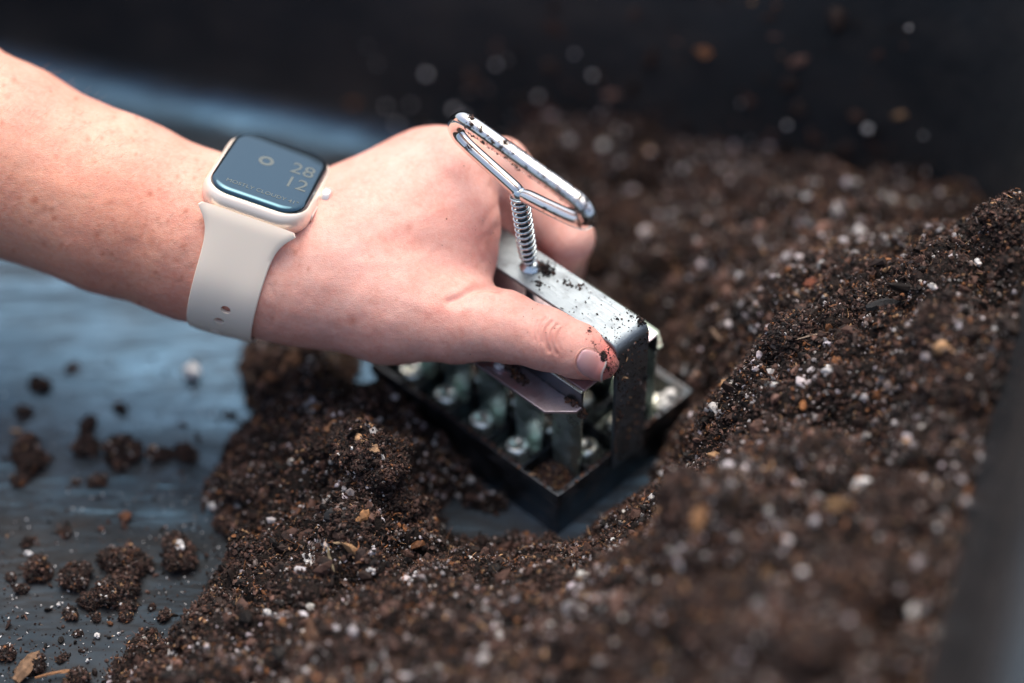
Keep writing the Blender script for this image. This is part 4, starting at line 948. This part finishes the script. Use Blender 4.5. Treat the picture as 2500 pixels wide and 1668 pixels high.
# ================================================================== WATCH
WA = np.array([.945, -.325, 0.02]); WA /= np.linalg.norm(WA)
WN = np.array([.25, .79, .565]); WN = WN - WA * (WN @ WA); WN /= np.linalg.norm(WN)
WB = np.cross(WA, WN)          # towards the viewer, down the strap
if WB[2] < 0: WB = -WB
WC = Pc(271, 169.5, -6)          # centre of the glass
def wp(a, b, n): return WC + WA * a + WB * b + WN * n
def sq_loop(hx, hy, r, n=10):
    return rrect(-hx, hx, -hy, hy, r, n)
def loft_watch(prof, HX=20.8, HY=24.6, R=11.5, cap0=True, cap1=True):
    V, F = [], []; n = None
    for ins, z in prof:
        p = sq_loop(HX - ins, HY - ins, max(1.5, R - ins)); n = len(p); V += [wp(a, b, z) for a, b in p]
    for k in range(len(prof) - 1):
        for i in range(n): j = (i + 1) % n; F.append((k * n + i, k * n + j, (k + 1) * n + j, (k + 1) * n + i))
    if cap0: F.append(tuple(range(n))[::-1])
    if cap1: F.append(tuple(range((len(prof) - 1) * n, len(prof) * n)))
    return np.array(V), F
def build_watch():
    root = bpy.data.objects.new('wrist_watch', None); COL.objects.link(root)
    root['label'] = 'smart watch with dark glass, pale gold case and cream strap on the wrist'; root['category'] = 'watch'
    root.location = c2w(wp(0, 0, -12)); bpy.context.view_layer.update(); inv = Matrix.Translation(-Vector(root.location))
    def add(name, V, F, mat, par=root, smooth=True, **kw):
        V = c2w(np.asarray(V)) - np.array(root.location); o = link(name, mesh(name, V, F, smooth), mat, par, **kw); return o
    ma = N('champagne_aluminium', Metallic=.4, Roughness=.36, Base_Color=(.90, .79, .68)); ma.bump(ma.noise(3000), .05, .0001)
    V, F = loft_watch([(5.5, -12.2), (2.2, -11.4), (.7, -9.6), (.1, -7.6), (0, -6.), (.15, -4.5), (.7, -3.1), (1.5, -2.2), (2.1, -1.9), (2.3, -2.6)], cap1=True)
    case = add('case', V, F, ma.m)
    mg = N('black_glass', Roughness=.06, Base_Color=(.012, .016, .02), Specular_IOR_Level=1., IOR=1.75, Coat_Weight=.35, Coat_IOR=1.5, Coat_Roughness=.03, Specular_Tint=(.26, .64, .85, 1), Coat_Tint=(1, 1, 1, 1))
    prof = [(2.25, -2.4), (2.25, -1.75)] + [(2.25 + 2.4 * (1 - math.cos(a)), -1.75 + 1.72 * math.sin(a)) for a in np.linspace(.2, math.pi / 2, 8)] + [(9, 0.0), (15, .03)]
    V, F = loft_watch(prof); glass = add('glass', V, F, mg.m)
    # writing on the display
    mt = N('display_print', Roughness=.4, Base_Color=(.07, .09, .09)); mt.set('Emission_Color', (.72, .74, .68)); mt.set('Emission_Strength', .07)
    def text(s, size, a, b, name, align='LEFT', sx=1.):
        cu = bpy.data.curves.new(name, 'FONT'); cu.body = s; cu.size = size; cu.align_x = align; cu.resolution_u = 3; cu.extrude = .02
        ob = bpy.data.objects.new('tmp', cu); me = bpy.data.meshes.new_from_object(ob); bpy.data.objects.remove(ob)
        n = len(me.vertices); co = np.zeros(n * 3, np.float32); me.vertices.foreach_get('co', co); co = co.reshape(-1, 3)
        Wv = np.array([wp(a + q[0] * sx, b - q[1], .06 + q[2]) for q in co]); W = c2w(Wv) - np.array(root.location)
        me.vertices.foreach_set('co', W.astype(np.float32).ravel()); me.update(); me.name = name; me.materials.append(mt.m); o = bpy.data.objects.new(name, me); COL.objects.link(o); o.parent = glass; return o
    text('MOSTLY CLOUDY 41°', 3.1, -12.5, 17.2, 'weather_text', sx=.92)
    text('28', 10.5, 6.0, -3.0, 'hour_digits', sx=.9); text('12', 10.5, 6.2, 7.2, 'minute_digits', sx=.9)
    ang = np.linspace(0, 2 * math.pi, 29)[:-1]; V = [wp(-3.2 + 2.9 * math.cos(t), -4.5 + 3.2 * math.sin(t), .07) for t in ang] + [wp(-3.2 + 1.5 * math.cos(t), -4.5 + 1.7 * math.sin(t), .07) for t in ang]
    add('round_icon', V, [(i, (i + 1) % 28, 28 + (i + 1) % 28, 28 + i) for i in range(28)], mt.m, glass)
    # crown and side button on the hand side
    prof = [(0.2, 19.6), (3.5, 20.4), (3.6, 21.2), (3.7, 22.8), (3.3, 23.5), (1.8, 23.8), (.1, 23.8)]; V, F = [], []
    ns = 30
    for r, x in prof:
        for k in range(ns):
            t = 2 * math.pi * k / ns; rr = r * (1 - .035 * (k % 2) * (r > 3.4)); V.append(wp(x + .4, -1.0 + rr * math.cos(t), -4.2 + rr * math.sin(t)))
    for i in range(len(prof) - 1):
        for k in range(ns): F.append((i * ns + k, (i + 1) * ns + k, (i + 1) * ns + (k + 1) % ns, i * ns + (k + 1) % ns))
    mc = N('crown_metal', Metallic=.6, Roughness=.3, Base_Color=(.85, .80, .74)); add('crown', V, F, mc.m)
    p = sq_loop(5.5, 1.2, 1.1, 6); nn = len(p); V = [wp(x, 8 + a, -6.2 + b) for x in (20.4, 21.2) for a, b in p]; F = [(i, (i + 1) % nn, nn + (i + 1) % nn, nn + i) for i in range(nn)] + [tuple(range(nn, 2 * nn))]; add('side_button', V, F, ma.m)
    # strap
    axc = wp(0, 0, -12.5 - 26.2)
    NS, NW = 150, 15; ws = np.linspace(-1, 1, NW)
    phis = np.linspace(R_(38), R_(322), NS); ecase = np.array([24.4, 31.2])
    def width(k): # half width along the path 0..1
        s = min(k, 1 - k) * 2 * 1.0; return (12.2 + 7.6 * math.exp(-(s / .05) ** 1.2) + .8 * max(0, .3 - s)) - 2.6 * max(0, 1 - s / .02) ** 2
    Rr = np.zeros((NS, NW))
    for j, wv in enumerate(ws):
        pts = []
        for i, ph in enumerate(phis):
            dr = WN * math.cos(ph) + WB * math.sin(ph); o = axc + WA * (wv * width(i / (NS - 1)) * .9)
            rs = np.linspace(14, 50, 73); d = hand_sdf(o + dr[None] * rs[:, None]); k = np.nonzero(d < 0)[0]; pts.append(rs[k[-1]] - d[k[-1]] * .0 + .25 if len(k) else 20.)
        r = np.array(pts); r = np.convolve(np.pad(r, 6, 'edge'), np.ones(13) / 13, 'valid')
        # taut hull including the case ends
        XY = np.stack([r * np.sin(phis), r * np.cos(phis)], -1); XY = np.concatenate([[ecase], XY, [[-ecase[0], ecase[1]]]])
        hull = []
        for q in XY:          # walk clockwise, keep convex
            while len(hull) > 1 and ((hull[-1][0] - hull[-2][0]) * (q[1] - hull[-2][1]) - (hull[-1][1] - hull[-2][1]) * (q[0] - hull[-2][0])) > 0: hull.pop()
            hull.append(q)
        hull = np.array(hull); ha = np.unwrap(np.arctan2(hull[:, 0], hull[:, 1])); ha = np.where(ha < 0, ha + 2 * math.pi, ha)
        for i, ph in enumerate(phis):
            k = np.clip(np.searchsorted(ha, ph), 1, len(ha) - 1); p0, p1 = hull[k - 1], hull[k]; dv = np.array([math.sin(ph), math.cos(ph)]); e = p1 - p0; den = dv[0] * e[1] - dv[1] * e[0]
            Rr[i, j] = (p0[0] * e[1] - p0[1] * e[0]) / den if abs(den) > 1e-6 else r[i]
    Rr = .5 * Rr + .5 * Rr.mean(1, keepdims=True)
    for j in range(NW): Rr[:, j] = np.convolve(np.pad(Rr[:, j], 3, 'edge'), np.ones(7) / 7, 'valid')
    def surf(i, j, off, squeeze=1.):
        ph = phis[i]; dr = WN * math.cos(ph) + WB * math.sin(ph)
        return axc + WA * (ws[j] * width(i / (NS - 1)) * squeeze) + dr * (Rr[i, j] + off)
    V, F = [], []
    sec = [(j, 0.3) for j in range(NW)] + [(NW - 1, 1.1)] + [(j, 2.0 - .45 * ws[j] ** 6) for j in range(NW - 1, -1, -1)] + [(0, 1.1)]; m = len(sec)
    for i in range(NS):
        for (j, off) in sec: V.append(surf(i, j, off, 1.0 if off < 1.05 or off > 1.15 else 1.03))
    for i in range(NS - 1):
        for k in range(m): F.append((i * m + k, i * m + (k + 1) % m, (i + 1) * m + (k + 1) % m, (i + 1) * m + k))
    F += [tuple(range(m))[::-1], tuple(range((NS - 1) * m, NS * m))]
    ms = N('cream_rubber', Roughness=.52, Base_Color=(.84, .75, .63), Specular_IOR_Level=.35, Subsurface_Weight=.08, Subsurface_Scale=.002); ms.bump(ms.noise(2500), .05, .0001)
    strap = add('strap', V, F, ms.m)
    # punched holes near the visible lower end
    import bmesh
    cuts = []
    for px_, py_ in ((223.5, 309), (217, 321.5), (213, 331)):
        best = None
        for i in range(NS):
            for jj in (6, 7, 8, 9):
                P = surf(i, jj, 2.); D = 890 - P[2]; e = (512 + P[0] / D * FPX - px_) ** 2 + (341.5 - P[1] / D * FPX - py_) ** 2
                dr = WN * math.cos(phis[i]) + WB * math.sin(phis[i])
                if dr[2] > -.35 and (best is None or e < best[0]): best = (e, P, dr)
        e, P, dr = best; t1 = WA; t2 = np.cross(dr, WA); V2 = []
        for s_ in (-4.2, 3.):
            for k in range(20): a = 2 * math.pi * k / 20; V2.append(P + dr * s_ + t1 * 1.95 * math.cos(a) + t2 * 1.75 * math.sin(a))
        V2 = c2w(np.array(V2)) - np.array(root.location); cuts.append(V2)
    VV = np.concatenate(cuts); FF = []
    for q in range(len(cuts)):
        o = q * 40; FF += [tuple(o + k for k in range(20))[::-1], tuple(o + 20 + k for k in range(20))] + [(o + k, o + (k + 1) % 20, o + 20 + (k + 1) % 20, o + 20 + k) for k in range(20)]
    cm = mesh('cut', VV, FF, False); bm = bmesh.new(); bm.from_mesh(cm); bmesh.ops.recalc_face_normals(bm, faces=bm.faces[:]); bm.to_mesh(cm); bm.free()
    bm = bmesh.new(); bm.from_mesh(strap.data); bmesh.ops.recalc_face_normals(bm, faces=bm.faces[:]); bm.to_mesh(strap.data); bm.free()
    co = link('cut', cm, None, root); md = strap.modifiers.new('b', 'BOOLEAN'); md.object = co; md.operation = 'DIFFERENCE'; md.solver = 'EXACT'; md.use_self = True
    dg = bpy.context.evaluated_depsgraph_get(); nm = bpy.data.meshes.new_from_object(strap.evaluated_get(dg)); strap.modifiers.clear(); pass
    if len(nm.polygons) > .8 * len(strap.data.polygons): strap.data = nm
    else: nm = strap.data
    bpy.data.objects.remove(co)
    if not nm.materials: nm.materials.append(ms.m)
    md = strap.modifiers.new('e', 'EDGE_SPLIT'); md.split_angle = R_(40)
    return root
WATCH = build_watch(); tick('WATCH = build_watch')
